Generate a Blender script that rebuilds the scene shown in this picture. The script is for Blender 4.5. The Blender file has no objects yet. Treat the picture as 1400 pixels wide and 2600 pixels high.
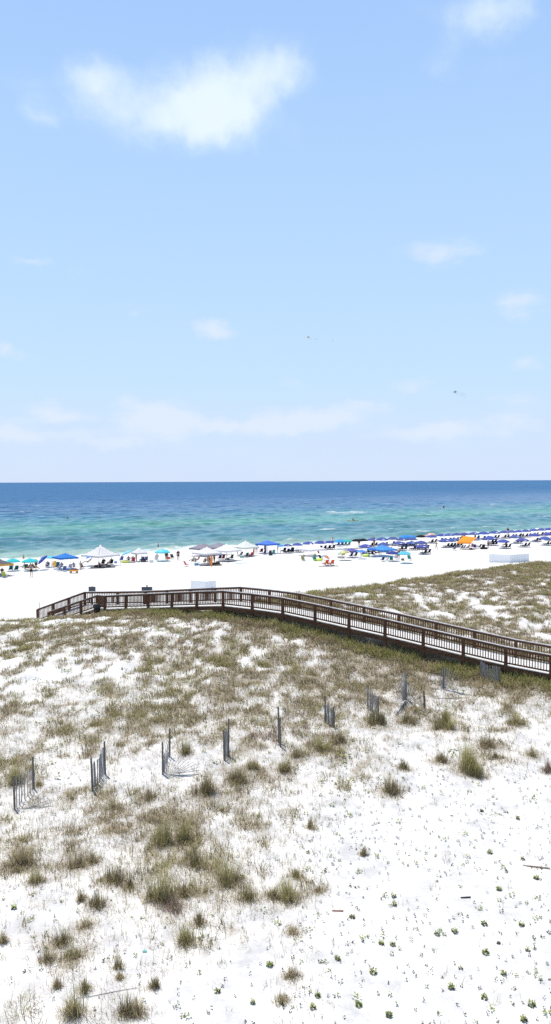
import bpy, bmesh, math, random
import numpy as np
from mathutils import Vector, Matrix, Euler
R = math.radians
rng = np.random.default_rng(7)
random.seed(7)
sc = bpy.context.scene
col = sc.collection

# ------------------------------------------------------------------ camera
CAM = Vector((0, 0, 13.0)); FPX = 1900.0; W, H = 1400, 2600
HOR = 1222.0
cam_d = bpy.data.cameras.new('camera'); cam = bpy.data.objects.new('camera', cam_d); col.objects.link(cam)
cam_d.sensor_fit = 'VERTICAL'; cam_d.sensor_height = 36.0; cam_d.lens = 36.0*FPX/H
cam_d.clip_start = 0.1; cam_d.clip_end = 200000
pitch = math.atan((H/2-HOR)/FPX)
CM = (Matrix.Translation(CAM) @ Euler((R(90)-pitch, 0, 0)).to_matrix().to_4x4() @ Matrix.Rotation(R(-0.26), 4, 'Z'))
cam.matrix_world = CM
sc.camera = cam
CR = CM.to_3x3(); CRi = CR.inverted()

def ray(px, py):
    return (CR @ Vector(((px-W/2)/FPX, (H/2-py)/FPX, -1.0))).normalized()
def proj(p):
    q = CRi @ (Vector(p)-CAM)
    return W/2+FPX*q.x/-q.z, H/2-FPX*q.y/-q.z
CRn = np.array(CRi)
def proj_np(P):
    q = (P-np.array(CAM)) @ CRn.T
    d = np.maximum(-q[:, 2], 1e-3)
    return W/2+FPX*q[:, 0]/d, H/2-FPX*q[:, 1]/d

# ------------------------------------------------------------------ value noise
_T = rng.random((256, 256))
def vnoise(x, y):
    xi = np.floor(x).astype(int); yi = np.floor(y).astype(int)
    fx = x-xi; fy = y-yi
    fx = fx*fx*(3-2*fx); fy = fy*fy*(3-2*fy)
    a = _T[xi & 255, yi & 255]; b = _T[(xi+1) & 255, yi & 255]
    c = _T[xi & 255, (yi+1) & 255]; d = _T[(xi+1) & 255, (yi+1) & 255]
    return (a*(1-fx)+b*fx)*(1-fy)+(c*(1-fx)+d*fx)*fy
def fbm(x, y, o=4):
    s = 0; a = .5; t = 0
    for k in range(o):
        s = s+a*vnoise(x*2**k+17.3*k, y*2**k+5.1*k); t += a; a *= .5
    return s/t

# ------------------------------------------------------------------ terrain heights
NX, NY, NC = -0.52, 0.854, 131.0        # shore normal: d = 0 is the waterline, the sea lies at d > 0
def shore(x, y):
    return NX*x+NY*y-NC
TX = np.array([-90, -45, -30, -22, -16, -10, -4, 2, 8, 14, 20, 30, 45, 70, 140], float)
TY = np.array([-40, 15, 24, 29, 33, 38, 42, 47, 52, 57, 62, 68, 74, 80, 88, 98, 110, 125], float)
TZ = np.array([
 [.2]*15,
 [.3, .3, .25, .2, .2, .2, .2, .2, .2, .2, .2, .2, .2, .3, .3],
 [.5, .5, .4, .3, .3, .35, .3, .25, .2, .2, .2, .2, .3, .4, .4],
 [1., .9, .8, .8, .6, .5, .6, .5, .4, .4, .4, .4, .5, .6, .6],
 [1.2, 1.2, 1.1, 1.1, .9, .9, .95, .9, .75, .7, .7, .7, .8, .9, .9],
 [1.5, 1.5, 1.4, 1.3, 1.3, 1.35, 1.5, 1.3, 1.1, 1.2, 1.2, 1.2, 1.3, 1.4, 1.4],
 [1.7, 1.7, 1.6, 1.6, 1.7, 1.8, 2.0, 2.0, 1.6, 1.85, 1.7, 1.7, 1.8, 1.9, 1.9],
 [1.8, 1.8, 1.8, 1.9, 2.1, 2.4, 2.8, 2.8, 2.5, 2.1, 2.1, 2.2, 2.3, 2.4, 2.4],
 [1.9, 1.9, 1.9, 2.2, 2.5, 2.9, 3.5, 3.5, 2.85, 2.5, 2.5, 2.6, 2.7, 2.8, 2.8],
 [2.2, 2.2, 2.3, 2.5, 2.6, 3.0, 3.4, 3.5, 3.1, 2.9, 2.9, 3.0, 3.1, 3.1, 3.1],
 [1.6, 1.6, 1.5, 1.0, 1.45, 2.1, 2.8, 3.35, 3.3, 3.2, 3.3, 3.3, 3.4, 3.4, 3.4],
 [.7, .7, .6, .35, .45, .8, 1.6, 2.7, 3.3, 3.45, 3.6, 3.7, 3.8, 3.8, 3.8],
 [.3, .3, .3, .3, .3, .4, .6, 1.2, 2.4, 3.3, 3.8, 4.1, 4.2, 4.2, 4.2],
 [.3, .3, .3, .3, .3, .3, .3, .5, 1.0, 2.0, 3.2, 4.2, 4.4, 4.4, 4.4],
 [.3, .3, .3, .3, .3, .3, .3, .3, .4, .6, 1.2, 2.8, 4.3, 4.5, 4.5],
 [.3]*10+[.3, .6, 2.5, 3.6, 4.2],
 [.3]*12+[.5, 2., 3.8],
 [.3]*13+[.4, 2.8]], float)
GX = np.arange(-90, 141, 1.0); GY = np.arange(-40, 126, 1.0)
def _interp_table():
    A = np.array([np.interp(GX, TX, r) for r in TZ])
    B = np.array([np.interp(GY, TY, A[:, j]) for j in range(len(GX))]).T
    k = np.exp(-.5*(np.arange(-5, 6)/1.7)**2); k /= k.sum()
    P = np.pad(B, 5, mode='edge')
    P = np.apply_along_axis(lambda v: np.convolve(v, k, 'valid'), 0, P)
    P = np.apply_along_axis(lambda v: np.convolve(v, k, 'valid'), 1, P)
    return P
GZ = _interp_table()
def base_height(x, y):
    u = np.clip(x-GX[0], 0, len(GX)-1.001); v = np.clip(y-GY[0], 0, len(GY)-1.001)
    i = u.astype(int); j = v.astype(int); fu = u-i; fv = v-j
    return ((GZ[j, i]*(1-fu)+GZ[j, i+1]*fu)*(1-fv)+(GZ[j+1, i]*(1-fu)+GZ[j+1, i+1]*fu)*fv)
SEA_Z = -0.5
def height(x, y):
    x = np.asarray(x, float); y = np.asarray(y, float)
    z = base_height(x, y)
    dune = np.clip((z-.35)/.9, 0, 1)
    z = z+dune*((fbm(x*.55+3, y*.55+9, 3)-.5)*.55+(fbm(x*1.7, y*1.7, 2)-.5)*.12)
    z = z+(fbm(x*.22+40, y*.22, 3)-.5)*.22+(fbm(x*.9+11, y*.9, 2)-.5)*.06
    d = shore(x, y)+1.5*np.sin(x*.05)+1.2*np.sin(x*.13+1)
    zb = np.where(d < -7, .22+.04*np.minimum(-7-d, 8)/8, .22-.103*(d+7))
    zb = np.maximum(zb, -3)
    t = np.clip((d+22)/10, 0, 1)
    return z*(1-t)+zb*t
def gz(x, y):
    return float(height(np.array([x]), np.array([y]))[0])
_ts = np.concatenate([np.arange(8, 60, .25), np.arange(60, 130, .5), np.arange(130, 400, 1.0)])
def at(px, py):
    """the point of the ground seen at a photo position"""
    r = np.array(ray(px, py)); c = np.array(CAM)
    lo_t, n = None, _ts
    for it in range(3):
        P = c+n[:, None]*r
        hit = np.nonzero(P[:, 2] <= height(P[:, 0], P[:, 1]))[0]
        k = hit[0] if len(hit) else len(n)-1
        a = n[max(0, k-1)]; b = n[k]; n = np.linspace(a, b, 18)
    p = c+b*r
    return Vector((p[0], p[1], gz(p[0], p[1])))
def sea_at(px, py):
    r = ray(px, py); t = (SEA_Z-CAM.z)/r.z
    return CAM+r*t
def ppm(p):
    return FPX/max(1, p[1])

# ------------------------------------------------------------------ materials
def new_mat(name):
    m = bpy.data.materials.new(name); m.use_nodes = True
    nt = m.node_tree; b = nt.nodes['Principled BSDF']
    return m, nt, b
MATS = {}
def pm(name, rgb, rough=.75, var=.18, scale=9.0, spec=.25, transl=0.0):
    key = (name, tuple(rgb))
    if key in MATS: return MATS[key]
    m, nt, b = new_mat(name)
    n = nt.nodes.new('ShaderNodeTexNoise'); n.inputs['Scale'].default_value = scale; n.inputs['Detail'].default_value = 4
    tc = nt.nodes.new('ShaderNodeTexCoord'); nt.links.new(tc.outputs['Object'], n.inputs['Vector'])
    mr = nt.nodes.new('ShaderNodeMapRange'); mr.inputs['To Min'].default_value = 1-var; mr.inputs['To Max'].default_value = 1+var
    nt.links.new(n.outputs['Fac'], mr.inputs['Value'])
    mx = nt.nodes.new('ShaderNodeVectorMath'); mx.operation = 'SCALE'; mx.inputs[0].default_value = rgb
    nt.links.new(mr.outputs['Result'], mx.inputs['Scale'])
    nt.links.new(mx.outputs['Vector'], b.inputs['Base Color'])
    b.inputs['Roughness'].default_value = rough; b.inputs['Specular IOR Level'].default_value = spec
    if transl > 0:
        tr = nt.nodes.new('ShaderNodeBsdfTranslucent'); nt.links.new(mx.outputs['Vector'], tr.inputs['Color'])
        ms = nt.nodes.new('ShaderNodeMixShader'); ms.inputs[0].default_value = transl
        out = nt.nodes['Material Output']
        nt.links.new(b.outputs[0], ms.inputs[1]); nt.links.new(tr.outputs[0], ms.inputs[2]); nt.links.new(ms.outputs[0], out.inputs['Surface'])
    MATS[key] = m
    return m
def fabric(rgb, transl=.18):
    return pm('fabric', rgb, .85, .10, 3.0, .15, transl)
def plastic(rgb):
    return pm('plastic', rgb, .45, .06, 5.0, .4)
def metal(rgb):
    return pm('painted_metal', rgb, .4, .08, 6.0, .5)
def cloth(rgb):
    return pm('cloth', rgb, .9, .15, 12.0, .1)

def wood_mat(name, c1, c2, scale=(3, 3, 3), rough=.8):
    m, nt, b = new_mat(name)
    tc = nt.nodes.new('ShaderNodeTexCoord'); mp = nt.nodes.new('ShaderNodeMapping'); mp.inputs['Scale'].default_value = scale
    nt.links.new(tc.outputs['Object'], mp.inputs['Vector'])
    n = nt.nodes.new('ShaderNodeTexNoise'); n.inputs['Scale'].default_value = 2.5; n.inputs['Detail'].default_value = 6
    nt.links.new(mp.outputs[0], n.inputs['Vector'])
    r = nt.nodes.new('ShaderNodeValToRGB'); r.color_ramp.elements[0].position = .3; r.color_ramp.elements[1].position = .75
    r.color_ramp.elements[0].color = (*c1, 1); r.color_ramp.elements[1].color = (*c2, 1)
    nt.links.new(n.outputs['Fac'], r.inputs['Fac']); nt.links.new(r.outputs['Color'], b.inputs['Base Color'])
    b.inputs['Roughness'].default_value = rough; b.inputs['Specular IOR Level'].default_value = .15
    return m
M_WOOD = wood_mat('stained_wood', (.056, .027, .016), (.180, .092, .056), (1.5, 1.5, 6))
M_CAP = wood_mat('sunlit_weathered_cap', (.34, .32, .31), (.66, .64, .63), (2, 2, 8))  # weathered boards, whitened further in colour to look sunlit on top
M_DECK = wood_mat('weathered_deck', (.62, .60, .57), (.84, .82, .79), (5, 5, 5))
M_GREY = wood_mat('weathered_grey_wood', (.075, .066, .058), (.27, .24, .21), (6, 6, 18))
M_LATH = wood_mat('weathered_lath', (.20, .19, .19), (.46, .45, .45), (10, 10, 20))

# ------------------------------------------------------------------ mesh building
class MB:
    def __init__(s): s.v = []; s.f = []
    def add(s, v, f):
        o = len(s.v); s.v += [tuple(p) for p in v]; s.f += [tuple(i+o for i in q) for q in f]; return s
    def box(s, c, h, rot=None):
        M = rot if rot is not None else Matrix.Identity(3)
        c = Vector(c)
        v = [c+M @ Vector((sx*h[0], sy*h[1], sz*h[2])) for sx in (-1, 1) for sy in (-1, 1) for sz in (-1, 1)]
        return s.add(v, [(0, 1, 3, 2), (4, 6, 7, 5), (0, 4, 5, 1), (2, 3, 7, 6), (0, 2, 6, 4), (1, 5, 7, 3)])
    def bar(s, a, b, w, h=None, up=(0, 0, 1)):
        a = Vector(a); b = Vector(b); h = w if h is None else h
        z = (b-a); L = z.length; z = z.normalized()
        u = Vector(up)
        if abs(z.dot(u)) > .98: u = Vector((0, 1, 0))
        x = z.cross(u).normalized(); y = x.cross(z).normalized()
        return s.box((a+b)/2, (w/2, h/2, L/2), Matrix((x, y, z)).transposed())
    def tube(s, a, b, r, r2=None, n=8):
        a = Vector(a); b = Vector(b); r2 = r if r2 is None else r2
        z = (b-a).normalized(); u = Vector((0, 0, 1)) if abs(z.z) < .95 else Vector((1, 0, 0))
        x = z.cross(u).normalized(); y = z.cross(x)
        v = [a+(x*math.cos(2*math.pi*i/n)+y*math.sin(2*math.pi*i/n))*r for i in range(n)]
        v += [b+(x*math.cos(2*math.pi*i/n)+y*math.sin(2*math.pi*i/n))*r2 for i in range(n)]
        f = [(i, (i+1) % n, n+(i+1) % n, n+i) for i in range(n)]+[tuple(range(n))[::-1], tuple(range(n, 2*n))]
        return s.add(v, f)
    def lathe(s, prof, n=16, c=(0, 0, 0), sx=1, sy=1):
        v = []; f = []
        for (r, z) in prof:
            for i in range(n):
                a = 2*math.pi*i/n; v.append((c[0]+sx*r*math.cos(a), c[1]+sy*r*math.sin(a), c[2]+z))
        for k in range(len(prof)-1):
            for i in range(n):
                f.append((k*n+i, k*n+(i+1) % n, (k+1)*n+(i+1) % n, (k+1)*n+i))
        return s.add(v, f)
    def mesh(s, name, mat=None, smooth=False):
        me = bpy.data.meshes.new(name); me.from_pydata(s.v, [], s.f); me.update()
        if mat: me.materials.append(mat)
        if smooth: me.polygons.foreach_set('use_smooth', [True]*len(me.polygons))
        return me

def ob(name, me, parent=None, loc=None, rot=None, mat=None, scale=None):
    o = bpy.data.objects.new(name, me); col.objects.link(o)
    if parent: o.parent = parent
    if loc is not None: o.location = loc
    if rot is not None: o.rotation_euler = rot
    if scale is not None: o.scale = scale
    if mat is not None and me is not None:
        if not len(me.materials): me.materials.append(mat)
        o.material_slots[0].link = 'OBJECT'; o.material_slots[0].material = mat
    return o
def tag(o, label=None, cat=None, group=None, kind=None):
    if label: o['label'] = label
    if cat: o['category'] = cat
    if group: o['group'] = group
    if kind: o['kind'] = kind
    return o
def thing(name, label, cat, loc, rz=0, group=None, scale=None):
    o = ob(name, None, None, loc, (0, 0, rz), scale=scale)
    o.empty_display_size = .2
    return tag(o, label, cat, group)
ORD = ['', 'first', 'second', 'third', 'fourth', 'fifth', 'sixth', 'seventh', 'eighth', 'ninth', 'tenth', 'eleventh', 'twelfth',
       'thirteenth', 'fourteenth', 'fifteenth', 'sixteenth', 'seventeenth', 'eighteenth', 'nineteenth', 'twentieth',
       'twenty-first', 'twenty-second', 'twenty-third', 'twenty-fourth', 'twenty-fifth', 'twenty-sixth', 'twenty-seventh', 'twenty-eighth']

# ------------------------------------------------------------------ vegetation density (read from the photo, laid on the ground)
DY0, DDY = 1430, 40
DENS = """00000000001468
00000015777666
01100016543345
14666777765445
44545467886544
56655655788765
44454656689876
33345655568888
33355654556467
33345555443344
33445565333322
32544355421221
42331122321221
52111223120111
31112432210000
34444532110000
23445542100000
34545431000000
45444331000000
44445532000000
33334553000000
12335544000000
11223421000000
11112211000000
12212111000000
12111101000000
01111001000000
11110001000000
11110001000000
11110001000000""".split('\n')
DM = np.array([[int(c) for c in r] for r in DENS], float)/9.0
def dens_px(px, py):
    u = np.clip(px/100-.5, 0, 12.999); v = np.clip((py-DY0)/DDY, 0, len(DM)-1.001)
    i = u.astype(int); j = v.astype(int); fu = u-i; fv = v-j
    return ((DM[j, i]*(1-fu)+DM[j, i+1]*fu)*(1-fv)+(DM[j+1, i]*(1-fu)+DM[j+1, i+1]*fu)*fv)
# back edge of the dunes
EX = np.array([-90, -30, -22, -16, -10, -4, 2, 8, 14, 20, 30, 45, 70, 140]); EY = np.array([61, 61, 62.5, 63.5, 62, 62, 66, 71, 75, 79, 84, 92, 105, 125])
def veg(x, y, z):
    P = np.stack([x, y, z], 1)
    px, py = proj_np(P)
    d = dens_px(px, py)
    edge = np.interp(x, EX, EY)
    d = d*np.clip((edge-y)/2.5+.5, 0, 1)
    d = np.where(y < 14, .06*(x < 0), d)
    # thick strip along the boardwalk, both sides
    return d
def patch(x, y):
    n = fbm(x*.55+30, y*.45+8, 3)*.38+fbm(x*2.1+3, y*1.5+60, 3)*.62
    return n

# ------------------------------------------------------------------ ground sheet
def build_ground():
    def axis(parts):
        a = []
        for (s, e, n) in parts: a += list(np.linspace(s, e, n, endpoint=False))
        a.append(parts[-1][1]); return np.array(a)
    xs = axis([(-400, -90, 20), (-90, -34, 60), (-34, 40, 240), (40, 140, 110), (140, 500, 30)])
    ys = axis([(-60, 8, 20), (8, 90, 300), (90, 230, 160), (230, 420, 40)])
    X, Y = np.meshgrid(xs, ys)
    x = X.ravel(); y = Y.ravel(); z = height(x, y)
    nx = len(xs); ny = len(ys)
    me = bpy.data.meshes.new('sand_ground')
    I, J = np.meshgrid(np.arange(nx-1), np.arange(ny-1)); a = (J*nx+I).ravel()
    q = np.stack([a, a+1, a+nx+1, a+nx], 1).astype(np.int32)
    me.vertices.add(len(x)); me.vertices.foreach_set('co', np.stack([x, y, z], 1).ravel())
    me.loops.add(q.size); me.loops.foreach_set('vertex_index', q.ravel())
    me.polygons.add(len(q)); me.polygons.foreach_set('loop_start', np.arange(0, q.size, 4, dtype=np.int32))
    me.polygons.foreach_set('use_smooth', np.ones(len(q), bool))
    me.update(calc_edges=True)
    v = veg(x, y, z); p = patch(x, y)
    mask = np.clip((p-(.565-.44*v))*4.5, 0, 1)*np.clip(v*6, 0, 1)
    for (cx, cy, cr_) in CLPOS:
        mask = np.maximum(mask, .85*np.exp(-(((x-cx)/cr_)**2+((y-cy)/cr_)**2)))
    at_ = me.attributes.new('litter', 'FLOAT', 'POINT'); at_.data.foreach_set('value', mask.astype(np.float32))
    o = ob('sand_ground', me); tag(o, kind='structure')
    m, nt, b = new_mat('white_sand'); L = nt.links; N = nt.nodes
    geo = N.new('ShaderNodeNewGeometry')
    n1 = N.new('ShaderNodeTexNoise'); n1.inputs['Scale'].default_value = .9; n1.inputs['Detail'].default_value = 7; n1.inputs['Roughness'].default_value = .65
    n2 = N.new('ShaderNodeTexNoise'); n2.inputs['Scale'].default_value = 9; n2.inputs['Detail'].default_value = 6; n2.inputs['Roughness'].default_value = .7
    n3 = N.new('ShaderNodeTexNoise'); n3.inputs['Scale'].default_value = 45; n3.inputs['Detail'].default_value = 3
    for n in (n1, n2, n3): L.new(geo.outputs['Position'], n.inputs['Vector'])
    r1 = N.new('ShaderNodeValToRGB'); e = r1.color_ramp.elements
    e[0].position = .34; e[0].color = (.56, .54, .525, 1); e[1].position = .60; e[1].color = (.83, .795, .745, 1)  # grey mottles in the colour imitate the shading of sand relief
    L.new(n1.outputs['Fac'], r1.inputs['Fac'])
    # litter and brownish humus between the grasses
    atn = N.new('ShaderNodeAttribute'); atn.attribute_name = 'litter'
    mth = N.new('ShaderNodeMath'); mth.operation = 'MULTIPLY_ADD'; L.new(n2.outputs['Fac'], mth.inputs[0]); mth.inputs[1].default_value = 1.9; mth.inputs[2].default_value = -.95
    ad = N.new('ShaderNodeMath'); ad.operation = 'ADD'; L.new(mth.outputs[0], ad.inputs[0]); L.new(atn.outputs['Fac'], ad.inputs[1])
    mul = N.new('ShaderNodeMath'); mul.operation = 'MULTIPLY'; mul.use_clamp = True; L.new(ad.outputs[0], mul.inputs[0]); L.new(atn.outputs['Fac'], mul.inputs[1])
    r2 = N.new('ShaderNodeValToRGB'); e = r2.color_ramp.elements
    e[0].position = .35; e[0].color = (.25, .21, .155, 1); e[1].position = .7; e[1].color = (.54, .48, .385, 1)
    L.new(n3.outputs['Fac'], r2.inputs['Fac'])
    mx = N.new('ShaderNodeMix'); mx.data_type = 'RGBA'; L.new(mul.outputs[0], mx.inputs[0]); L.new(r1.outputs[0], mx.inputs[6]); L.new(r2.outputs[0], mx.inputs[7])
    # wet sand by the water
    sp = N.new('ShaderNodeSeparateXYZ'); L.new(geo.outputs['Position'], sp.inputs[0])
    wr = N.new('ShaderNodeMapRange'); wr.inputs['From Min'].default_value = -.42; wr.inputs['From Max'].default_value = -.1; wr.inputs['To Min'].default_value = 1; wr.inputs['To Max'].default_value = 0
    L.new(sp.outputs['Z'], wr.inputs['Value'])
    mx2 = N.new('ShaderNodeMix'); mx2.data_type = 'RGBA'; L.new(wr.outputs[0], mx2.inputs[0]); L.new(mx.outputs[2], mx2.inputs[6]); mx2.inputs[7].default_value = (.50, .48, .42, 1)
    L.new(mx2.outputs[2], b.inputs['Base Color'])
    b.inputs['Roughness'].default_value = .95; b.inputs['Specular IOR Level'].default_value = .1
    bp = N.new('ShaderNodeBump'); bp.inputs['Strength'].default_value = .5; bp.inputs['Distance'].default_value = .12
    a2 = N.new('ShaderNodeMath'); a2.operation = 'MULTIPLY_ADD'; L.new(n3.outputs['Fac'], a2.inputs[0]); a2.inputs[1].default_value = .16; L.new(n2.outputs['Fac'], a2.inputs[2])
    L.new(a2.outputs[0], bp.inputs['Height']); L.new(bp.outputs[0], b.inputs['Normal'])
    me.materials.append(m)
CLPOS = []
# ------------------------------------------------------------------ sea
def build_sea():
    r1 = np.concatenate([np.arange(80, 330, .6), np.arange(330, 800, 1.3)]); r2 = 800*np.exp(np.linspace(0, math.log(90000/800), 200))
    rr = np.concatenate([r1, r2]); th = np.radians(np.linspace(-46, 46, 620))
    T, RR = np.meshgrid(th, rr)
    x = (RR*np.sin(T)).ravel(); y = (RR*np.cos(T)).ravel()
    d = shore(x, y); s = x*NY-y*NX
    z = np.zeros_like(x)
    rg = np.random.default_rng(3)
    r = np.hypot(x, y); fade = np.clip((900-r)/500, 0, 1)
    for k in range(64):
        wl = math.exp(rg.uniform(math.log(1.6), math.log(17)))
        a = rg.normal(0, .55); kk = 2*math.pi/wl
        amp = .0092*wl**.78
        z += amp*np.sin(kk*(d*math.cos(a)+s*math.sin(a))+rg.uniform(0, 6.28))*np.clip(1.6-r/(wl*95), 0, 1)
    # swell steepening toward the beach, broken along its length
    for (d0, A, sx, ph) in ((17, .55, .021, .4), (8, .40, .03, 2.2), (34, .35, .015, 4.0), (82, .45, .011, 1.0), (95, .35, .013, 3.0)):
        m = np.clip(np.sin(s*sx*2*math.pi*.5+ph)+.5*np.sin(s*sx*9+ph*2)-.15, 0, 1)
        dd = d-d0-2.5*np.sin(s*.045+ph)
        z += A*m*np.exp(-(dd/1.7)**2)*(1+.25*np.tanh(-dd))
    brk = np.zeros_like(x)
    for (px, py, ls, ld, A) in ((888, 1303, 8.5, 4.0, .40), (810, 1304, 9, 2.0, .0), (400, 1383, 4.5, .9, .25), (232, 1424, 7, 1.2, .0), (330, 1362, 3, .8, .1), (1255, 1282, 7, 2.5, .2)):
        q = sea_at(px, py); s0 = q.x*NY-q.y*NX; d0 = shore(q.x, q.y)
        e = np.exp(-((s-s0)/ls)**2-((d-d0-1.2*np.sin(s*.3))/ld)**2)
        z += .45*e; brk = np.maximum(brk, A*2.5*e)
    z *= fade
    z += (fbm(s*.02, d*.06, 3)-.5)*.1*fade
    z = SEA_Z+z
    n1, n2 = len(rr), len(th)
    I, J = np.meshgrid(np.arange(n2-1), np.arange(n1-1)); a = (J*n2+I).ravel()
    q = np.stack([a, a+1, a+n2+1, a+n2], 1).astype(np.int32)
    me = bpy.data.meshes.new('sea')
    me.vertices.add(len(x)); me.vertices.foreach_set('co', np.stack([x, y, z], 1).ravel())
    me.loops.add(q.size); me.loops.foreach_set('vertex_index', q.ravel())
    me.polygons.add(len(q)); me.polygons.foreach_set('loop_start', np.arange(0, q.size, 4, dtype=np.int32))
    me.polygons.foreach_set('use_smooth', np.ones(len(q), bool)); me.update(calc_edges=True)
    ab = me.attributes.new('breaker', 'FLOAT', 'POINT'); ab.data.foreach_set('value', brk.astype(np.float32))
    o = ob('sea', me); tag(o, kind='structure')
    m, nt, b = new_mat('sea_water'); L = nt.links; N = nt.nodes
    geo = N.new('ShaderNodeNewGeometry')
    mp = N.new('ShaderNodeMapping'); mp.vector_type = 'POINT'; mp.inputs['Rotation'].default_value = (0, 0, -math.atan2(-NX, NY))
    mp.inputs['Location'].default_value = (0, -NC, 0)
    L.new(geo.outputs['Position'], mp.inputs['Vector'])        # x along the shore, y = distance offshore
    sp = N.new('ShaderNodeSeparateXYZ'); L.new(mp.outputs[0], sp.inputs[0])
    def noise(scale, sx, sy, det=5, rough=.6):
        mm = N.new('ShaderNodeMapping'); mm.inputs['Scale'].default_value = (sx, sy, 1); L.new(mp.outputs[0], mm.inputs['Vector'])
        n = N.new('ShaderNodeTexNoise'); n.inputs['Scale'].default_value = scale; n.inputs['Detail'].default_value = det; n.inputs['Roughness'].default_value = rough
        L.new(mm.outputs[0], n.inputs['Vector']); return n.outputs['Fac']
    def math_(op, a, b_, c=None, clamp=False):
        n = N.new('ShaderNodeMath'); n.operation = op; n.use_clamp = clamp
        for i, v in enumerate((a, b_, c)):
            if v is None: continue
            if isinstance(v, (int, float)): n.inputs[i].default_value = v
            else: L.new(v, n.inputs[i])
        return n.outputs[0]
    meander = noise(.012, 1, 1.5, 4)
    meander2 = noise(.05, .7, 1.6, 4)
    d_ = math_('ADD', sp.outputs['Y'], math_('MULTIPLY_ADD', meander, 70, -35))
    d_ = math_('ADD', d_, math_('MULTIPLY_ADD', meander2, 22, -11))
    mr = N.new('ShaderNodeMapRange'); mr.inputs['From Min'].default_value = 0; mr.inputs['From Max'].default_value = 400; L.new(d_, mr.inputs['Value'])
    rp = N.new('ShaderNodeValToRGB'); cr = rp.color_ramp
    def lin(c): return tuple((v/255/12.92 if v/255 < .04045 else ((v/255+.055)/1.055)**2.4) for v in c)+(1,)
    stops = [(0, SEA_COL[0]), (12, SEA_COL[1]), (30, SEA_COL[2]), (55, SEA_COL[3]), (84, SEA_COL[4]), (112, SEA_COL[5]), (165, SEA_COL[6]), (240, SEA_COL[7]), (400, SEA_COL[8])]
    cr.elements[0].position = 0; cr.elements[0].color = lin(stops[0][1]); cr.elements[1].position = 1; cr.elements[1].color = lin(stops[-1][1])
    for (dd, c) in stops[1:-1]:
        e = cr.elements.new(dd/400); e.color = lin(c)
    L.new(mr.outputs[0], rp.inputs['Fac'])
    # ruffled and smooth patches; dark wave faces are painted into the water colour
    w1 = noise(.045, .35, 1.6, 7, .72); w2 = noise(.28, .38, 1.3, 6, .68); w3 = noise(1.1, .45, 1.2, 5, .65)
    ww = math_('ADD', math_('MULTIPLY', w1, .7), math_('ADD', math_('MULTIPLY', w2, .85), math_('MULTIPLY', w3, .45)))
    mr2 = N.new('ShaderNodeMapRange'); mr2.inputs['From Min'].default_value = .80; mr2.inputs['From Max'].default_value = 1.20; mr2.inputs['To Min'].default_value = .70; mr2.inputs['To Max'].default_value = 1.30
    L.new(ww, mr2.inputs['Value'])
    sc_ = N.new('ShaderNodeVectorMath'); sc_.operation = 'SCALE'; L.new(rp.outputs[0], sc_.inputs[0]); L.new(mr2.outputs[0], sc_.inputs['Scale'])
    # foam: swash at the waterline and broken crests
    f1 = noise(.30, .45, 1.6, 7, .7); f2 = noise(.045, 1, 2.4, 3, .5)
    swash = N.new('ShaderNodeMapRange'); swash.inputs['From Min'].default_value = 9; swash.inputs['From Max'].default_value = 0; L.new(sp.outputs['Y'], swash.inputs['Value'])
    fm = math_('MULTIPLY_ADD', math_('ADD', math_('MULTIPLY', f1, 1.0), math_('MULTIPLY_ADD', swash.outputs[0], .72, -.80)), 5.0, 0, True)
    pz = N.new('ShaderNodeSeparateXYZ'); L.new(geo.outputs['Position'], pz.inputs[0])
    cz = N.new('ShaderNodeMapRange'); cz.inputs['From Min'].default_value = SEA_Z+.52; cz.inputs['From Max'].default_value = SEA_Z+.75; L.new(pz.outputs['Z'], cz.inputs['Value'])
    crest = math_('MULTIPLY', cz.outputs[0], math_('MULTIPLY_ADD', f1, 6, -2.9, True), None, True)
    caps = math_('MULTIPLY', math_('MULTIPLY_ADD', noise(.16, .5, 2.0, 4, .6), 14, -11.35, True), .5)
    abn = N.new('ShaderNodeAttribute'); abn.attribute_name = 'breaker'
    crest = math_('ADD', crest, math_('MULTIPLY', abn.outputs['Fac'], math_('MULTIPLY_ADD', f1, 4.5, -1.6, True), None, True))
    foam = math_('ADD', fm, math_('ADD', crest, caps), None, True)
    mx = N.new('ShaderNodeMix'); mx.data_type = 'RGBA'; L.new(foam, mx.inputs[0]); L.new(sc_.outputs[0], mx.inputs[6]); mx.inputs[7].default_value = (.75, .77, .76, 1)
    L.new(mx.outputs[2], b.inputs['Base Color'])
    rr2 = N.new('ShaderNodeMapRange'); rr2.inputs['From Min'].default_value = 150; rr2.inputs['From Max'].default_value = 700; rr2.inputs['To Min'].default_value = .22; rr2.inputs['To Max'].default_value = .5; L.new(sp.outputs['Y'], rr2.inputs['Value'])
    L.new(math_('MULTIPLY_ADD', foam, .5, rr2.outputs[0], True), b.inputs['Roughness'])
    b.inputs['IOR'].default_value = 1.33
    sr = N.new('ShaderNodeMapRange'); sr.inputs['From Min'].default_value = 120; sr.inputs['From Max'].default_value = 400; sr.inputs['To Min'].default_value = .40; sr.inputs['To Max'].default_value = .02; L.new(sp.outputs['Y'], sr.inputs['Value']); L.new(sr.outputs[0], b.inputs['Specular IOR Level'])
    bp = N.new('ShaderNodeBump'); bp.inputs['Strength'].default_value = .55; bp.inputs['Distance'].default_value = .30
    L.new(math_('ADD', w2, math_('MULTIPLY', w3, .45)), bp.inputs['Height']); L.new(bp.outputs[0], b.inputs['Normal'])
    me.materials.append(m)
SEA_COL = [(155, 176, 160), (104, 144, 140), (74, 122, 130), (66, 115, 129), (90, 148, 134), (70, 128, 132), (56, 106, 136), (56, 98, 136), (62, 102, 140)]
build_sea()

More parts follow.
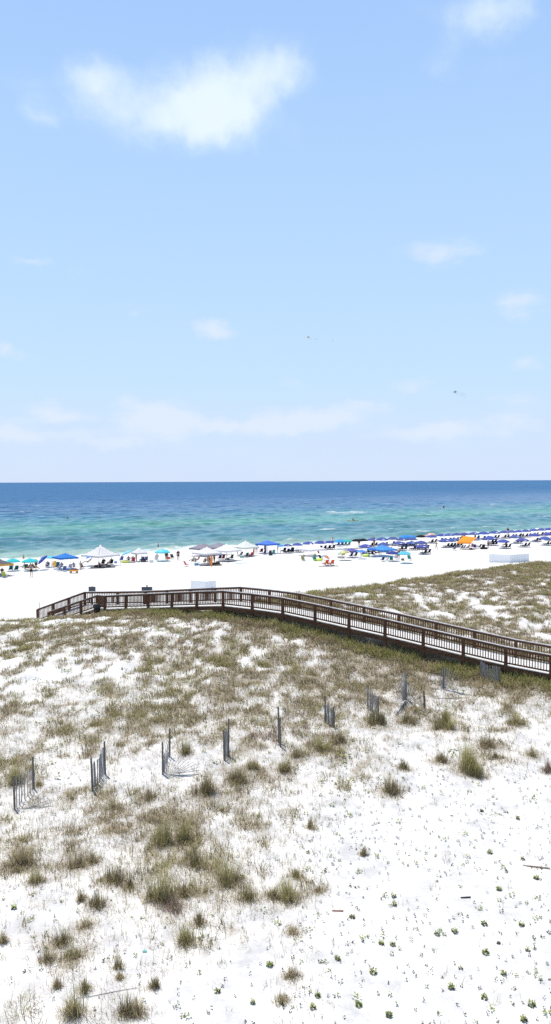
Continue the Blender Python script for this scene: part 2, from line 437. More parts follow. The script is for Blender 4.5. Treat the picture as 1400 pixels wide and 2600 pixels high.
# ------------------------------------------------------------------ grass blades
def blade_arrays(P, h, az, lean, wid, c0, c1, curl=None):
    """five vertices a blade: two at the base, two midway, one tip; colours run from c0 at the base to c1 at the tip"""
    n = len(P)
    dx = np.cos(az); dy = np.sin(az)
    wa = az+math.pi/2+rng.normal(0, .7, n); wx = np.cos(wa)*wid/2; wy = np.sin(wa)*wid/2
    V = np.zeros((n, 5, 3)); C = np.ones((n, 5, 4))
    m = .55
    up = np.sqrt(np.clip(1-lean**2, .03, 1))
    k = curl if curl is not None else np.ones(n)
    mx = P[:, 0]+dx*lean*h*.38; my = P[:, 1]+dy*lean*h*.38; mz = P[:, 2]+h*m*(.55+.45*up)
    tx = P[:, 0]+dx*lean*h; ty = P[:, 1]+dy*lean*h; tz = P[:, 2]+h*np.maximum(up*k, .04)
    V[:, 0] = np.stack([P[:, 0]-wx, P[:, 1]-wy, P[:, 2]-.02], 1); V[:, 1] = np.stack([P[:, 0]+wx, P[:, 1]+wy, P[:, 2]-.02], 1)
    V[:, 2] = np.stack([mx-wx*.8, my-wy*.8, mz], 1); V[:, 3] = np.stack([mx+wx*.8, my+wy*.8, mz], 1)
    V[:, 4] = np.stack([tx, ty, tz], 1)
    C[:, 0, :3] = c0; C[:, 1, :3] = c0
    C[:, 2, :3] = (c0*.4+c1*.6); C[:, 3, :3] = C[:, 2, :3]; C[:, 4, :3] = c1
    return V, C
def blades_mesh(name, V, C, mat):
    n = len(V)
    me = bpy.data.meshes.new(name)
    me.vertices.add(n*5); me.vertices.foreach_set('co', V.astype(np.float32).ravel())
    o = (np.arange(n)*5)[:, None]
    lp = np.concatenate([o+np.array([[0, 1, 3, 2]]), o+np.array([[2, 3, 4]])], 1).astype(np.int32)
    me.loops.add(n*7); me.loops.foreach_set('vertex_index', lp.ravel())
    st = (np.arange(n)*7)[:, None]+np.array([[0, 4]])
    me.polygons.add(n*2); me.polygons.foreach_set('loop_start', st.astype(np.int32).ravel())
    me.polygons.foreach_set('use_smooth', np.ones(n*2, bool))
    me.update(calc_edges=True)
    ca = me.color_attributes.new('tint', 'FLOAT_COLOR', 'POINT'); ca.data.foreach_set('color', C.astype(np.float32).ravel())
    me.materials.append(mat)
    return me
def grass_mat(name, transl=.35):
    m, nt, b = new_mat(name); L = nt.links; N = nt.nodes
    a = N.new('ShaderNodeAttribute'); a.attribute_name = 'tint'
    geo = N.new('ShaderNodeNewGeometry'); n = N.new('ShaderNodeTexNoise'); n.inputs['Scale'].default_value = 14; L.new(geo.outputs['Position'], n.inputs['Vector'])
    mr = N.new('ShaderNodeMapRange'); mr.inputs['To Min'].default_value = .75; mr.inputs['To Max'].default_value = 1.25; L.new(n.outputs['Fac'], mr.inputs['Value'])
    s = N.new('ShaderNodeVectorMath'); s.operation = 'SCALE'; L.new(a.outputs['Color'], s.inputs[0]); L.new(mr.outputs[0], s.inputs['Scale'])
    L.new(s.outputs[0], b.inputs['Base Color']); b.inputs['Roughness'].default_value = .7; b.inputs['Specular IOR Level'].default_value = .15
    tr = N.new('ShaderNodeBsdfTranslucent'); L.new(s.outputs[0], tr.inputs['Color'])
    va = N.new('ShaderNodeVectorMath'); va.operation = 'ADD'; L.new(geo.outputs['Normal'], va.inputs[0]); va.inputs[1].default_value = (0, 0, .75)
    vn = N.new('ShaderNodeVectorMath'); vn.operation = 'NORMALIZE'; L.new(va.outputs[0], vn.inputs[0]); L.new(vn.outputs[0], b.inputs['Normal'])
    ms = N.new('ShaderNodeMixShader'); ms.inputs[0].default_value = transl
    L.new(b.outputs[0], ms.inputs[1]); L.new(tr.outputs[0], ms.inputs[2]); L.new(ms.outputs[0], N['Material Output'].inputs['Surface'])
    return m
M_GRASS = grass_mat('dune_grass_blades')
GREEN = np.array([.375, .355, .120]); OLIVE = np.array([.465, .395, .185]); STRAW = np.array([.73, .60, .37])
DRY = np.array([.500, .395, .270]); PURP = np.array([.420, .285, .240]); DARK = np.array([.185, .145, .085]); YEL = np.array([.60, .54, .21]); FRESH = np.array([.31, .355, .10])
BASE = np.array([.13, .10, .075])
PALETTES = {
 'green': ([GREEN, OLIVE, YEL, STRAW], [.45, .25, .18, .12]),
 'yellow': ([YEL, GREEN, STRAW, OLIVE], [.45, .25, .2, .1]),
 'dark': ([OLIVE*.85, GREEN*.75, DRY*.8, DARK, STRAW], [.3, .25, .2, .1, .15]),
 'brown': ([DRY, STRAW, OLIVE, PURP, GREEN], [.32, .2, .26, .10, .12]),
 'purple': ([PURP, DRY, PURP*.8, OLIVE], [.5, .25, .2, .05]),
 'pale': ([STRAW, STRAW*1.15, OLIVE, GREEN], [.4, .2, .25, .15]),
 'fresh': ([FRESH, GREEN, YEL, OLIVE], [.4, .3, .15, .15])}
def pal(kind, n):
    c, w = PALETTES[kind]; i = rng.choice(len(c), n, p=np.array(w)/sum(w))
    return np.array(c)[i]*rng.uniform(.72, 1.3, (n, 1))
def clump(center, n, rx, hgt, kind, wid, messy=.2):
    """an uneven tussock: several tufts of different height and lean around a centre, flopped dead blades, a few tall stalks"""
    nt = int(rng.integers(4, 8)) if rx > .2 else int(rng.integers(2, 4))
    ta = rng.uniform(0, 6.283, nt); tr = rx*.68*np.sqrt(rng.random(nt)); tr[0] = 0
    tx = center[0]+tr*np.cos(ta); ty = center[1]+.75*tr*np.sin(ta)
    th = hgt*rng.uniform(.5, .98, nt)*(1-.45*tr/rx); th[0] = hgt*.95
    tl = rng.uniform(0, 6.283, nt); tm = rng.uniform(0, .38, nt); tg = rng.uniform(.10, .22, nt)*min(1.6, max(.5, rx/.3))
    wgt = rng.uniform(.5, 1.3, nt)*th; wgt[0] *= 1.4
    i = rng.choice(nt, n, p=wgt/wgt.sum())
    a = rng.uniform(0, 6.283, n); q = np.abs(rng.normal(0, .55, n)); r = tg[i]*np.minimum(q, 1.8)
    x = tx[i]+r*np.cos(a); y = ty[i]+r*np.sin(a); z = height(x, y)
    az = a+rng.normal(0, 1.0, n)
    lean = np.clip(np.abs(rng.normal(.08, .22, n))+.26*np.minimum(q, 1.5)*rng.random(n), 0, .85)
    # each tuft bends its own way
    vx = np.cos(az)*lean+np.cos(tl[i])*tm[i]; vy = np.sin(az)*lean+np.sin(tl[i])*tm[i]
    az = np.arctan2(vy, vx); lean = np.clip(np.hypot(vx, vy), 0, .92)
    h = th[i]*rng.beta(2.4, 1.6, n)*1.05
    k = np.ones(n)
    lo = rng.random(n) < messy+.15
    lean[lo] = rng.uniform(.55, .97, lo.sum()); h[lo] = np.minimum(h[lo], .34)*rng.uniform(.6, 1.1, lo.sum()); k[lo] = rng.uniform(.3, 1, lo.sum())
    tone = rng.uniform(.72, 1.25, nt)
    c1 = pal(kind, n)*tone[i][:, None]; c1[lo] = pal('brown' if kind != 'purple' else 'purple', lo.sum())
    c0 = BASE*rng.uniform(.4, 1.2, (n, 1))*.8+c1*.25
    w = wid*rng.uniform(.6, 1.4, n)
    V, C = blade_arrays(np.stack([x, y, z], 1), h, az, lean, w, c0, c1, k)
    m = max(3, n//45)
    i = rng.choice(nt, m, p=wgt/wgt.sum()); x = tx[i]+rng.normal(0, .06, m); y = ty[i]+rng.normal(0, .06, m)
    V2, C2 = blade_arrays(np.stack([x, y, height(x, y)], 1), th[i]*rng.uniform(1.0, 1.3, m), rng.uniform(0, 6.283, m), rng.uniform(.05, .4, m), np.full(m, wid*.8), pal('pale', m)*.7, pal('pale', m))
    return np.concatenate([V, V2]), np.concatenate([C, C2])

# explicit tussocks: base centre px, py, width px, height px, palette, label
CL = [
 (182, 2580, 58, 112, 'yellow', 'tall yellow-green grass clump nearest the bottom edge of the photo, left of centre'),
 (215, 2519, 36, 56, 'dark', 'small dark grass clump touching the tall yellow-green clump on its right'),
 (146, 2509, 17, 42, 'brown', 'thin brownish grass tuft just left of the tall yellow-green clump'),
 (323, 2580, 58, 78, 'dark', 'wide loose grass clump at the bottom edge with green seedlings in it'),
 (352, 2578, 36, 60, 'brown', 'brown arching tuft joined to the right of the loose bottom-edge clump'),
 (300, 2459, 26, 42, 'dark', 'small dark upright tuft standing alone above the loose bottom-edge clump'),
 (305, 2486, 20, 26, 'brown', 'tiny brown tuft directly below the small dark upright tuft'),
 (389, 2509, 26, 50, 'dark', 'spindly dark tuft with long thin stalks on bare sand near the bottom'),
 (119, 2444, 36, 62, 'brown', 'brownish leaning tuft left of the orange-based clump'),
 (177, 2434, 52, 52, 'yellow', 'grass clump with an orange-brown dead base below the dark spiky clump'),
 (156, 2398, 46, 66, 'dark', 'dark spiky grass clump above the clump with the orange-brown base'),
 (217, 2358, 66, 34, 'pale', 'low pale straw tuft stretched sideways on the white sand'),
 (5, 2393, 28, 46, 'brown', 'half-cut brown tuft on the left edge of the photo'),
 (247, 2305, 56, 62, 'dark', 'dark rounded grass clump with a thinner companion on its left'),
 (209, 2287, 25, 46, 'brown', 'narrow tuft on the left shoulder of the dark rounded clump'),
 (293, 2244, 70, 66, 'dark', 'dark green wide clump with tall spikes, left of the tall yellow clump'),
 (330, 2254, 30, 44, 'dark', 'small dark tuft at the right foot of the dark green wide clump'),
 (404, 2287, 78, 128, 'yellow', 'tallest yellow-green grass clump of the middle left, rising from a brown mat'),
 (439, 2312, 86, 46, 'purple', 'low purple-brown dead mat at the foot of the tallest yellow-green clump'),
 (469, 2272, 58, 50, 'brown', 'brown arching tuft on the right side of the tallest yellow-green clump'),
 (500, 2201, 50, 62, 'dark', 'dark dense clump standing right above the tallest yellow-green clump'),
 (580, 2249, 88, 90, 'yellow', 'broad olive clump with a flat straw base beside a thin green one'),
 (626, 2285, 56, 62, 'green', 'fresh green spray of grass at the right foot of the broad olive clump'),
 (505, 2348, 40, 56, 'dark', 'dark tuft with tall stalks above the yellow strip of grass'),
 (474, 2398, 52, 88, 'yellow', 'tall narrow yellow grass strip below the dark stalked tuft'),
 (696, 2282, 46, 52, 'green', 'green arching grass just left of the large tussock at the sand edge'),
 (730, 2287, 84, 72, 'yellow', 'large rounded tussock at the right edge of the grass, beside open sand'),
 (755, 2227, 38, 36, 'green', 'small pale green tuft behind the large rounded tussock'),
 (811, 2264, 50, 26, 'brown', 'low brown tuft with a red scrap lying beside it'),
 (791, 2103, 28, 36, 'dark', 'lone dark tuft on white sand above the spread of seedlings'),
 (922, 2171, 22, 32, 'dark', 'tiny dark spike of grass at the end of a brown litter streak'),
 (748, 2373, 46, 30, 'pale', 'low pale straw rosette on open sand below the large tussock'),
 (745, 2484, 46, 44, 'brown', 'straggling brown tuft of loose stalks below the pale straw rosette'),
 (715, 2547, 36, 34, 'pale', 'lowest pale wiry tuft of the middle bottom'),
 (419, 2143, 84, 76, 'green', 'left one of two broad dark-based clumps below the fallen fence'),
 (469, 2141, 80, 74, 'green', 'right one of two broad dark-based clumps below the fallen fence'),
 (192, 2204, 62, 62, 'brown', 'brown-based clump left of the near-black one'),
 (227, 2194, 46, 46, 'dark', 'near-black dense clump beside the brown-based clump'),
 (55, 2201, 82, 80, 'brown', 'broad brown and olive clump near the left edge below the fence'),
 (91, 2244, 46, 52, 'yellow', 'light green upright tuft below the broad brown and olive clump'),
 (525, 2018, 82, 76, 'dark', 'large dark-hearted tussock just below the fence at mid photo'),
 (608, 1988, 62, 60, 'dark', 'dark tussock right of the large dark-hearted one'),
 (375, 2031, 62, 48, 'brown', 'brown spiky tuft on the white sand strip below the fallen slats'),
 (285, 2056, 54, 40, 'pale', 'pale tuft left of the brown spiky one on the sand strip'),
 (468, 1915, 42, 52, 'yellow', 'bright yellow-green tuft right behind the fallen fence slats'),
 (38, 1990, 62, 70, 'yellow', 'yellowish clump behind the leftmost fence post'),
 (94, 1996, 28, 28, 'brown', 'small brown tuft at the foot of the leftmost fence section'),
 (725, 1960, 46, 54, 'yellow', 'yellow-green tuft below the brown bush in front of the middle post pair'),
 (751, 1925, 58, 44, 'brown', 'rounded brown bush of grass in front of the middle post pair'),
 (641, 1952, 44, 50, 'pale', 'slim straw tuft left of the brown bush'),
 (858, 1884, 70, 52, 'brown', 'straw-brown clump at the foot of the slatted fence remnant'),
 (811, 1906, 60, 52, 'yellow', 'olive clump left of the straw-brown clump by the fence remnant'),
 (952, 1840, 84, 60, 'dark', 'dark leafy clump wrapped around the two-post fence section'),
 (1043, 1838, 52, 42, 'dark', 'dark green clump beside the short broken stump'),
 (1135, 1848, 86, 66, 'yellow', 'broad yellow-green clump below the fallen board'),
 (1190, 1962, 78, 98, 'yellow', 'largest green tussock on the right, leaning over bare sand'),
 (1124, 1938, 52, 44, 'dark', 'dark flat clump on the left flank of the largest right-hand tussock'),
 (1215, 1972, 48, 66, 'green', 'forward spray of the right-hand tussock pointing down to the sand'),
 (1245, 1897, 58, 52, 'brown', 'straw clump behind the largest right-hand tussock'),
 (1260, 1926, 58, 26, 'dark', 'low dark mat on the right of the largest right-hand tussock'),
 (1029, 1954, 36, 34, 'dark', 'small pointed tuft standing above the round isolated tussock'),
 (987, 2014, 72, 66, 'dark', 'round isolated tussock in the middle of the sand, dark at its base'),
 (1314, 1840, 54, 52, 'yellow', 'yellow-green clump on white sand below the boardwalk at the right'),
 (1352, 1920, 54, 32, 'pale', 'low greyish straw clump near the right edge'),
 (1394, 1960, 36, 44, 'purple', 'reddish wiry bush cut by the right edge'),
]
for (px, py, w, h, kind, label) in CL:
    p = at(px, py); k = ppm(p)
    wm = w/k; hm = h/k
    n = int(110+wm*hm*400)
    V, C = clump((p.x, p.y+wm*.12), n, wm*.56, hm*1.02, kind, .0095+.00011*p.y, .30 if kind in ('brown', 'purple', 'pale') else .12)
    # dead litter skirt
    m = n//2; a = rng.uniform(0, 6.283, m); r = wm*.72*np.sqrt(rng.random(m)); x = p.x+r*np.cos(a); y = p.y+wm*.1+.8*r*np.sin(a)
    c = pal('brown' if kind != 'purple' else 'purple', m)*.8
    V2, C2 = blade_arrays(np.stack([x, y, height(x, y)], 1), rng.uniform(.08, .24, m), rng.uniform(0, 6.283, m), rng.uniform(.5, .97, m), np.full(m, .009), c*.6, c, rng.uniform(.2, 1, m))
    V = np.concatenate([V, V2]); C = np.concatenate([C, C2])
    CLPOS.append((p.x, p.y+wm*.1, wm*.75))
    V = V-np.array([p.x, p.y, p.z])
    o = ob('grass_clump', blades_mesh('grass_clump', V, C, M_GRASS), None, p)
    tag(o, label, 'grass clump', 'distinct grass clumps on the sand')

build_ground()
# the rest of the dune grass: nobody could count it
def build_field():
    Vs, Cs = [], []
    def region(x0, x1, y0, y1, per_m2):
        n = int((x1-x0)*(y1-y0)*per_m2)
        x = rng.uniform(x0, x1, n); y = rng.uniform(y0, y1, n); z = height(x, y)
        v = veg(x, y, z); p = patch(x, y)
        keep = rng.random(n) < np.clip((p-(.622-.43*v))*7, .0, 1)*np.clip(v*3.2, 0, 1)
        return x[keep], y[keep], z[keep], v[keep]
    xs = [region(-34, 40, 15, 96, 13.0), region(40, 90, 40, 112, 2.0)]
    # rank grass along the landward foot of the walkway
    q = rng.random(2600); ex = -14.5+q*42; ey = 61.2-(ex+14.5)*.652-rng.uniform(.2, 2.2, 2600)-.55; ez = height(ex, ey); kk = rng.random(2600) < np.where(ex > 13.2, .5, .9)
    xs.append((ex[kk], ey[kk], ez[kk], np.full(kk.sum(), .75)))
    x = np.concatenate([a[0] for a in xs]); y = np.concatenate([a[1] for a in xs]); v = np.concatenate([a[3] for a in xs])
    # keep the walkway itself free, thicken its foot
    ln = np.array([[-20.5, 64.4], [-14.6, 62], [-2.9, 54], [25, 36.5]])
    dist = np.full(len(x), 99.0)
    for a, b in zip(ln[:-1], ln[1:]):
        t = np.clip(((x-a[0])*(b-a)[0]+(y-a[1])*(b-a)[1])/((b-a)**2).sum(), 0, 1)
        dist = np.minimum(dist, np.hypot(x-a[0]-t*(b-a)[0], y-a[1]-t*(b-a)[1]))
    k = dist > 1.25
    x, y, v = x[k], y[k], v[k]
    hue = fbm(x*.30+5, y*.30+77, 3); hue2 = fbm(x*.9+50, y*.9, 2)
    print('clumps in the field', len(x))
    nb = 17
    N = len(x)
    rad = rng.uniform(.14, .38, N); hg = rng.uniform(.20, .52, N)*(.8+.4*v)
    crest = np.exp(-((np.interp(x, EX, EY)-2.5-y)/3.5)**2)*(x > -3)
    near_path = np.exp(-((dist[k]-1.6)/1.2)**2)
    hg *= 1+.45*near_path+.25*crest
    kinds = np.where(hue2 < .40, 0, np.where(hue+.25*near_path+.16*crest+.15*rng.normal(0, .5, N) > .53, 1, np.where(rng.random(N) < .22, 2, 3)))
    purple = (np.exp(-(((x-.6)/2.4)**2+((y-34.6)/1.1)**2)) > .35)
    kinds[purple] = 4
    # expand
    X = np.repeat(x, nb); Y = np.repeat(y, nb); RD = np.repeat(rad, nb); HG = np.repeat(hg, nb); KD = np.repeat(kinds, nb)
    n = len(X)
    a = rng.uniform(0, 2*math.pi, n); r = RD*np.sqrt(rng.random(n))
    X = X+r*np.cos(a); Y = Y+r*np.sin(a); Z = height(X, Y)
    az = a+rng.normal(0, .9, n)
    lean = np.clip(np.abs(rng.normal(.3, .3, n))+.35*r/RD, 0, .96)
    h = HG*rng.uniform(.45, 1.1, n)
    flop = (KD == 0) | (KD == 3) | (KD == 4); fl = flop & (rng.random(n) < .55)
    lean[fl] = rng.uniform(.6, .98, fl.sum()); h[fl] *= .75
    c1 = np.zeros((n, 3))
    for i, nm in enumerate(['brown', 'green', 'dark', 'brown', 'purple']):
        s = KD == i; c1[s] = pal(nm, s.sum())
    fr = (KD == 1) & (np.repeat(near_path, nb) > .5); c1[fr] = pal('fresh', fr.sum())
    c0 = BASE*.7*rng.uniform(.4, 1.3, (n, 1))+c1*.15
    c1 *= np.repeat(rng.uniform(.72, 1.22, N), nb)[:, None]
    w = (.010+.00026*Y)*rng.uniform(.7, 1.35, n)
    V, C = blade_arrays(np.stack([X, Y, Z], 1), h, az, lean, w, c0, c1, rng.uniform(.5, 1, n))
    tag(ob('dune_grass', blades_mesh('dune_grass', V, C, M_GRASS)), 'olive and brown grass covering the dunes in patches', 'grass', kind='stuff')
    # thin scattered blades and stalks on the open sand
    n = 30000
    X = rng.uniform(-14, 16, n); Y = rng.uniform(16, 42, n); Z = height(X, Y)
    px, py = proj_np(np.stack([X, Y, Z], 1)); dd = dens_px(px, py)
    k = rng.random(n) < np.clip(dd*2.2+.02, 0, .85); X, Y, Z = X[k], Y[k], Z[k]; m = len(X); nb = 5
    X = np.repeat(X, nb)+rng.normal(0, .07, m*nb); Y = np.repeat(Y, nb)+rng.normal(0, .07, m*nb); Z = height(X, Y); n = m*nb
    c1 = pal('pale', n)*.8; lean = rng.uniform(.05, .95, n); fl = rng.random(n) < .45; lean[fl] = rng.uniform(.95, .995, fl.sum()); c1[fl] = pal('brown', fl.sum())*.8
    V, C = blade_arrays(np.stack([X, Y, Z], 1), rng.uniform(.08, .36, n), rng.uniform(0, 6.28, n), lean, np.full(n, .010), c1*.6, c1)
    tag(ob('sparse_grass', blades_mesh('sparse_grass', V, C, M_GRASS)), 'thin straw-coloured blades scattered over the open sand', 'grass', kind='stuff')
build_field()

# small leafy plants: flat leaves around a short stem
def leaf_cloud(cx, cy, n, rad, hgt, size, cols, lay=.5):
    V = np.zeros((n, 5, 3)); C = np.ones((n, 5, 4))
    a = rng.uniform(0, 6.283, n); r = rad*np.sqrt(rng.random(n))
    x = cx+r*np.cos(a); y = cy+r*np.sin(a); z = height(x, y)+hgt*rng.random(n)
    L = size*rng.uniform(.6, 1.3, n); dirx = np.cos(a+rng.normal(0, .6, n)); diry = np.sin(a+rng.normal(0, .6, n)); tilt = rng.uniform(-.1, .7, n)
    p = np.stack([x, y, z], 1); d = np.stack([dirx, diry, tilt], 1); d /= np.linalg.norm(d, axis=1, keepdims=True)
    s = np.stack([-diry, dirx, rng.normal(0, .25, n)], 1); s /= np.linalg.norm(s, axis=1, keepdims=True)
    Lc = L[:, None]
    V[:, 0] = p-s*Lc*.08; V[:, 1] = p+s*Lc*.08
    V[:, 2] = p+d*Lc*.5-s*Lc*.30; V[:, 3] = p+d*Lc*.5+s*Lc*.30; V[:, 4] = p+d*Lc
    i = rng.integers(0, len(cols), n); c = np.array(cols)[i]*rng.uniform(.7, 1.3, (n, 1))
    C[:, :, :3] = c[:, None, :]
    return V, C
SEED_G = [(.25, .31, .08), (.34, .40, .12), (.16, .18, .06), (.40, .40, .15)]
SEED_D = [(.030, .026, .019), (.018, .018, .014), (.05, .042, .025), (.04, .046, .018)]
def build_seedlings():
    Vs, Cs = [], []
    n = 16000
    X = rng.uniform(-10, 16, n); Y = rng.uniform(16, 40, n)
    Z = height(X, Y); px, py = proj_np(np.stack([X, Y, Z], 1))
    v = dens_px(px, py); inside = (px > -250) & (px < 1650) & (py > 1850) & (py < 2750)
    pr = np.where(px > 760, .60, .30)*np.clip(1.15-v*1.4, .1, 1)*np.clip((py-1850)/150, .15, 1)*(.35+1.1*fbm(X*.5, Y*.5, 2))
    k = inside & (rng.random(n) < pr*.52)
    for x, y, q, yy in zip(X[k], Y[k], rng.random(k.sum()), py[k]):
        f = .72
        if q < .74: a = leaf_cloud(x, y, int(rng.integers(4, 10)), .022*f, .07, .055*f, SEED_D)
        elif q < .95: a = leaf_cloud(x, y, int(rng.integers(8, 16)), .05*f, .07, .065*f, SEED_G+SEED_D[:2])
        else: a = leaf_cloud(x, y, int(rng.integers(10, 22)), .11*f, .09, .085*f, SEED_G)
        Vs.append(a[0]); Cs.append(a[1])
    print('seedlings', len(Vs))
    # creeping green cover on the left dune crest and among the grass
    m = 2600
    X = rng.uniform(-24, 12, m); Y = rng.uniform(30, 60, m); Z = height(X, Y); px, py = proj_np(np.stack([X, Y, Z], 1))
    w = np.where((py < 1640) & (px < 480), .8, .18)*(dens_px(px, py) > .15); k = rng.random(m) < w
    for x, y in zip(X[k], Y[k]):
        a = leaf_cloud(x, y, 9, .16, .12, .12, SEED_G+[(.17, .19, .07)]); Vs.append(a[0]); Cs.append(a[1])
    tag(ob('sand_seedlings', blades_mesh('sand_seedlings', np.concatenate(Vs), np.concatenate(Cs), M_GRASS)), 'tiny dark and green seedlings peppering the open white sand', 'ground cover', kind='stuff')
build_seedlings()
BIG = [(1315, 2080), (1224, 2060), (1244, 2166), (1328, 2182), (1362, 2231), (1267, 2259), (1000, 2277), (1002, 2299), (895, 2330), (1230, 2348), (1325, 2350),
       (1155, 2367), (1110, 2373), (1340, 2414), (1234, 2421), (858, 2437), (948, 2471), (1280, 2475), (969, 2397), (997, 2400), (1145, 2509), (1230, 2535), (806, 2530), (795, 2560),
       (912, 2553), (988, 2580), (1350, 2553), (1330, 2590), (686, 2452), (36, 2307), (642, 2548), (553, 2520)]
for (px, py) in BIG:
    p = at(px, py)
    f = rng.uniform(.32, .72)
    V, C = leaf_cloud(p.x, p.y, int(80*f), .105*f, .09, .052, SEED_G)
    V2, C2 = leaf_cloud(p.x, p.y, int(40*f), .09*f, .025, .05, SEED_D)
    V = np.concatenate([V, V2])-np.array(p); C = np.concatenate([C, C2])
    tag(ob('seedling', blades_mesh('seedling', V, C, M_GRASS), None, p), 'larger leafy green seedling growing alone on the open white sand', 'seedling', 'larger leafy seedlings on the open sand')

# ------------------------------------------------------------------ boardwalk
NEAR = [(27.8, 33.2, 1.2), (25.7, 34.5, 1.35), (23.6, 35.8, 1.55), (21.5, 37.1, 1.75), (19.4, 38.4, 1.95), (17.3, 39.7, 2.12), (15.2, 41.0, 2.28),
        (13.1, 42.3, 2.46), (11.0, 43.6, 2.75), (8.9, 44.9, 3.05), (6.78, 46.2, 3.36), (4.67, 47.55, 3.61), (2.57, 48.86, 3.87), (.46, 50.2, 4.1), (-1.64, 51.5, 4.18),
        (-3.75, 52.8, 4.2), (-5.77, 54.2, 3.94), (-7.78, 55.6, 3.66), (-9.8, 57.1, 3.36), (-11.8, 58.5, 3.09), (-13.75, 59.8, 2.82), (-14.6, 61.0, 2.70),
        (-16.2, 61.8, 2.1), (-17.8, 62.6, 1.5), (-19.4, 63.4, .9)]
FARV = (1.18, 1.9)
FAR = [(x+FARV[0], y+FARV[1], z) for (x, y, z) in NEAR[:20]]+[(-13.2, 62.0, 2.82), (-16.1, 62.75, 2.70), (-17.67, 63.47, 2.1), (-19.23, 64.2, 1.5), (-20.8, 64.9, .9)]
bw = thing('boardwalk', 'long dark brown wooden boardwalk with railings crossing the dunes to the beach', 'boardwalk', (0, 52, 0))
def rel(p): return (p[0], p[1]-52, p[2])
def build_boardwalk():
    dk = MB()
    for i in range(len(NEAR)-1):
        a, b = Vector(NEAR[i]), Vector(NEAR[i+1]); c, d = Vector(FAR[i]), Vector(FAR[i+1])
        n = max(4, int((b-a).length/.145))
        for k in range(n):
            t0 = k/n; t1 = (k+.93)/n
            p = [a.lerp(b, t0), a.lerp(b, t1), c.lerp(d, t1), c.lerp(d, t0)]
            o = random.uniform(-.004, .004)
            top = [rel((q.x, q.y, q.z+o)) for q in p]; bot = [rel((q.x, q.y, q.z-.04)) for q in p]
            dk.add(top+bot, [(0, 1, 2, 3)[::-1], (4, 5, 6, 7), (0, 4, 5, 1)[::-1], (1, 5, 6, 2)[::-1], (2, 6, 7, 3)[::-1], (3, 7, 4, 0)[::-1]])
    ob('deck', dk.mesh('deck', M_DECK), bw)
    for line, nm in ((NEAR, 1), (FAR, -1)):
        st = MB()
        for a, b in zip(line[:-1], line[1:]):
            a = Vector(rel(a)); b = Vector(rel(b))
            st.bar(a-Vector((0, 0, .19)), b-Vector((0, 0, .19)), .05, .27)
        ob('stringer', st.mesh('stringer', M_WOOD), bw)
        for i, p in enumerate(line):
            g = gz(p[0], p[1])
            m = MB(); top = p[2]+1.02
            m.box((p[0], p[1]-52, (top+g-.4)/2), (.085, .085, (top-g+.4)/2), Matrix.Rotation(R(-32), 3, 'Z'))
            ob('post', m.mesh('post', M_WOOD), bw)
        for i, (a, b) in enumerate(zip(line[:-1], line[1:])):
            a = Vector(rel(a)); b = Vector(rel(b))
            u = (b-a); L = u.length; u = u.normalized()
            m = MB(); n = max(3, int(L/.15))
            for k in range(n):
                t = (k+.5)/n; q = a.lerp(b, t)
                if abs(t-.0)*L < .10 or (1-t)*L < .10: continue
                j = random.uniform(-.006, .006)
                m.box((q.x, q.y, q.z+.53), (.0215, .0215, .43), Matrix.Rotation(R(-32)+j, 3, 'Z'))
            pn = ob('railing_panel', m.mesh('railing_panel', M_WOOD), bw)
            sg = .0
            r1 = MB(); r1.bar(a+Vector((0, 0, .98))+u*.02, b+Vector((0, 0, .98))-u*.02, .045, .13)
            ob('top_rail', r1.mesh('top_rail', M_WOOD), pn)
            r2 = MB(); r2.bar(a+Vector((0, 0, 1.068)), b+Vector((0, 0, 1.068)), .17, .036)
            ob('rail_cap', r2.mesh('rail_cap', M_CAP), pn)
            r3 = MB(); r3.bar(a+Vector((0, 0, .13))+u*.09, b+Vector((0, 0, .13))-u*.09, .045, .085)
            ob('bottom_rail', r3.mesh('bottom_rail', M_WOOD), pn)
build_boardwalk()

# ------------------------------------------------------------------ sand fence remnants
def post_mesh(h, w=.045, tilt=(0, 0), split=False):
    m = MB()
    top = Vector((tilt[0], tilt[1], h))
    m.tube((0, 0, -.3), top, w, w*.92, 7)
    if split: m.tube((.05, 0, -.3), Vector((.05+tilt[0], .01, h*.72)), w*.8, w*.7, 6)
    return m.mesh('post', M_GREY)
def lath_panel(pts_a, pts_b, w=.035):
    """pickets between corresponding foot and top points, with two wires"""
    m = MB()
    for a, b in zip(pts_a, pts_b): m.bar(a, b, w, .010)
    for f in (.35, .75):
        q = [Vector(a).lerp(Vector(b), f) for a, b in zip(pts_a, pts_b)]
        for s, e in zip(q[:-1], q[1:]): m.tube(s, e, .004, n=4)
    return m.mesh('slat_panel', M_LATH)
def fence(label, posts, panel=None):
    """posts: (px, py_foot, py_top); panel: function giving (feet, tops) in the frame of the first post"""
    p0 = at(posts[0][0], posts[0][1])
    t = thing('sand_fence', label, 'sand fence', p0, 0, 'grey sand fence remnants')
    ps = []
    for q in posts:
        p = at(q[0], q[1]); hgt = (q[1]-q[2])/ppm(p)
        o = ob('post', post_mesh(hgt, .042 if len(q) < 4 else q[3]*.85, (random.uniform(-.04, .04), random.uniform(-.03, .03)), len(q) > 4), t, p-p0)
        ps.append((p-p0, hgt))
    if panel:
        for f in panel:
            A, B = f(ps); ob('slat_panel', lath_panel(A, B), t)
    return t
def V3(*a): return Vector(a)
def hang(i, j, n, h0, h1, sag=.0, lift=.0):
    def f(ps):
        a, b = ps[i][0], ps[j][0]; A = []; B = []
        for k in range(n):
            t = (k+.7)/(n+.4); q = a.lerp(b, t); jx = random.uniform(-.02, .02)
            A.append(q+V3(jx, 0, lift)); B.append(q+V3(jx*2+random.uniform(-.04, .04), 0, h0+(h1-h0)*t-sag*math.sin(math.pi*t)+random.uniform(-.06, .06)))
        return A, B
    return f
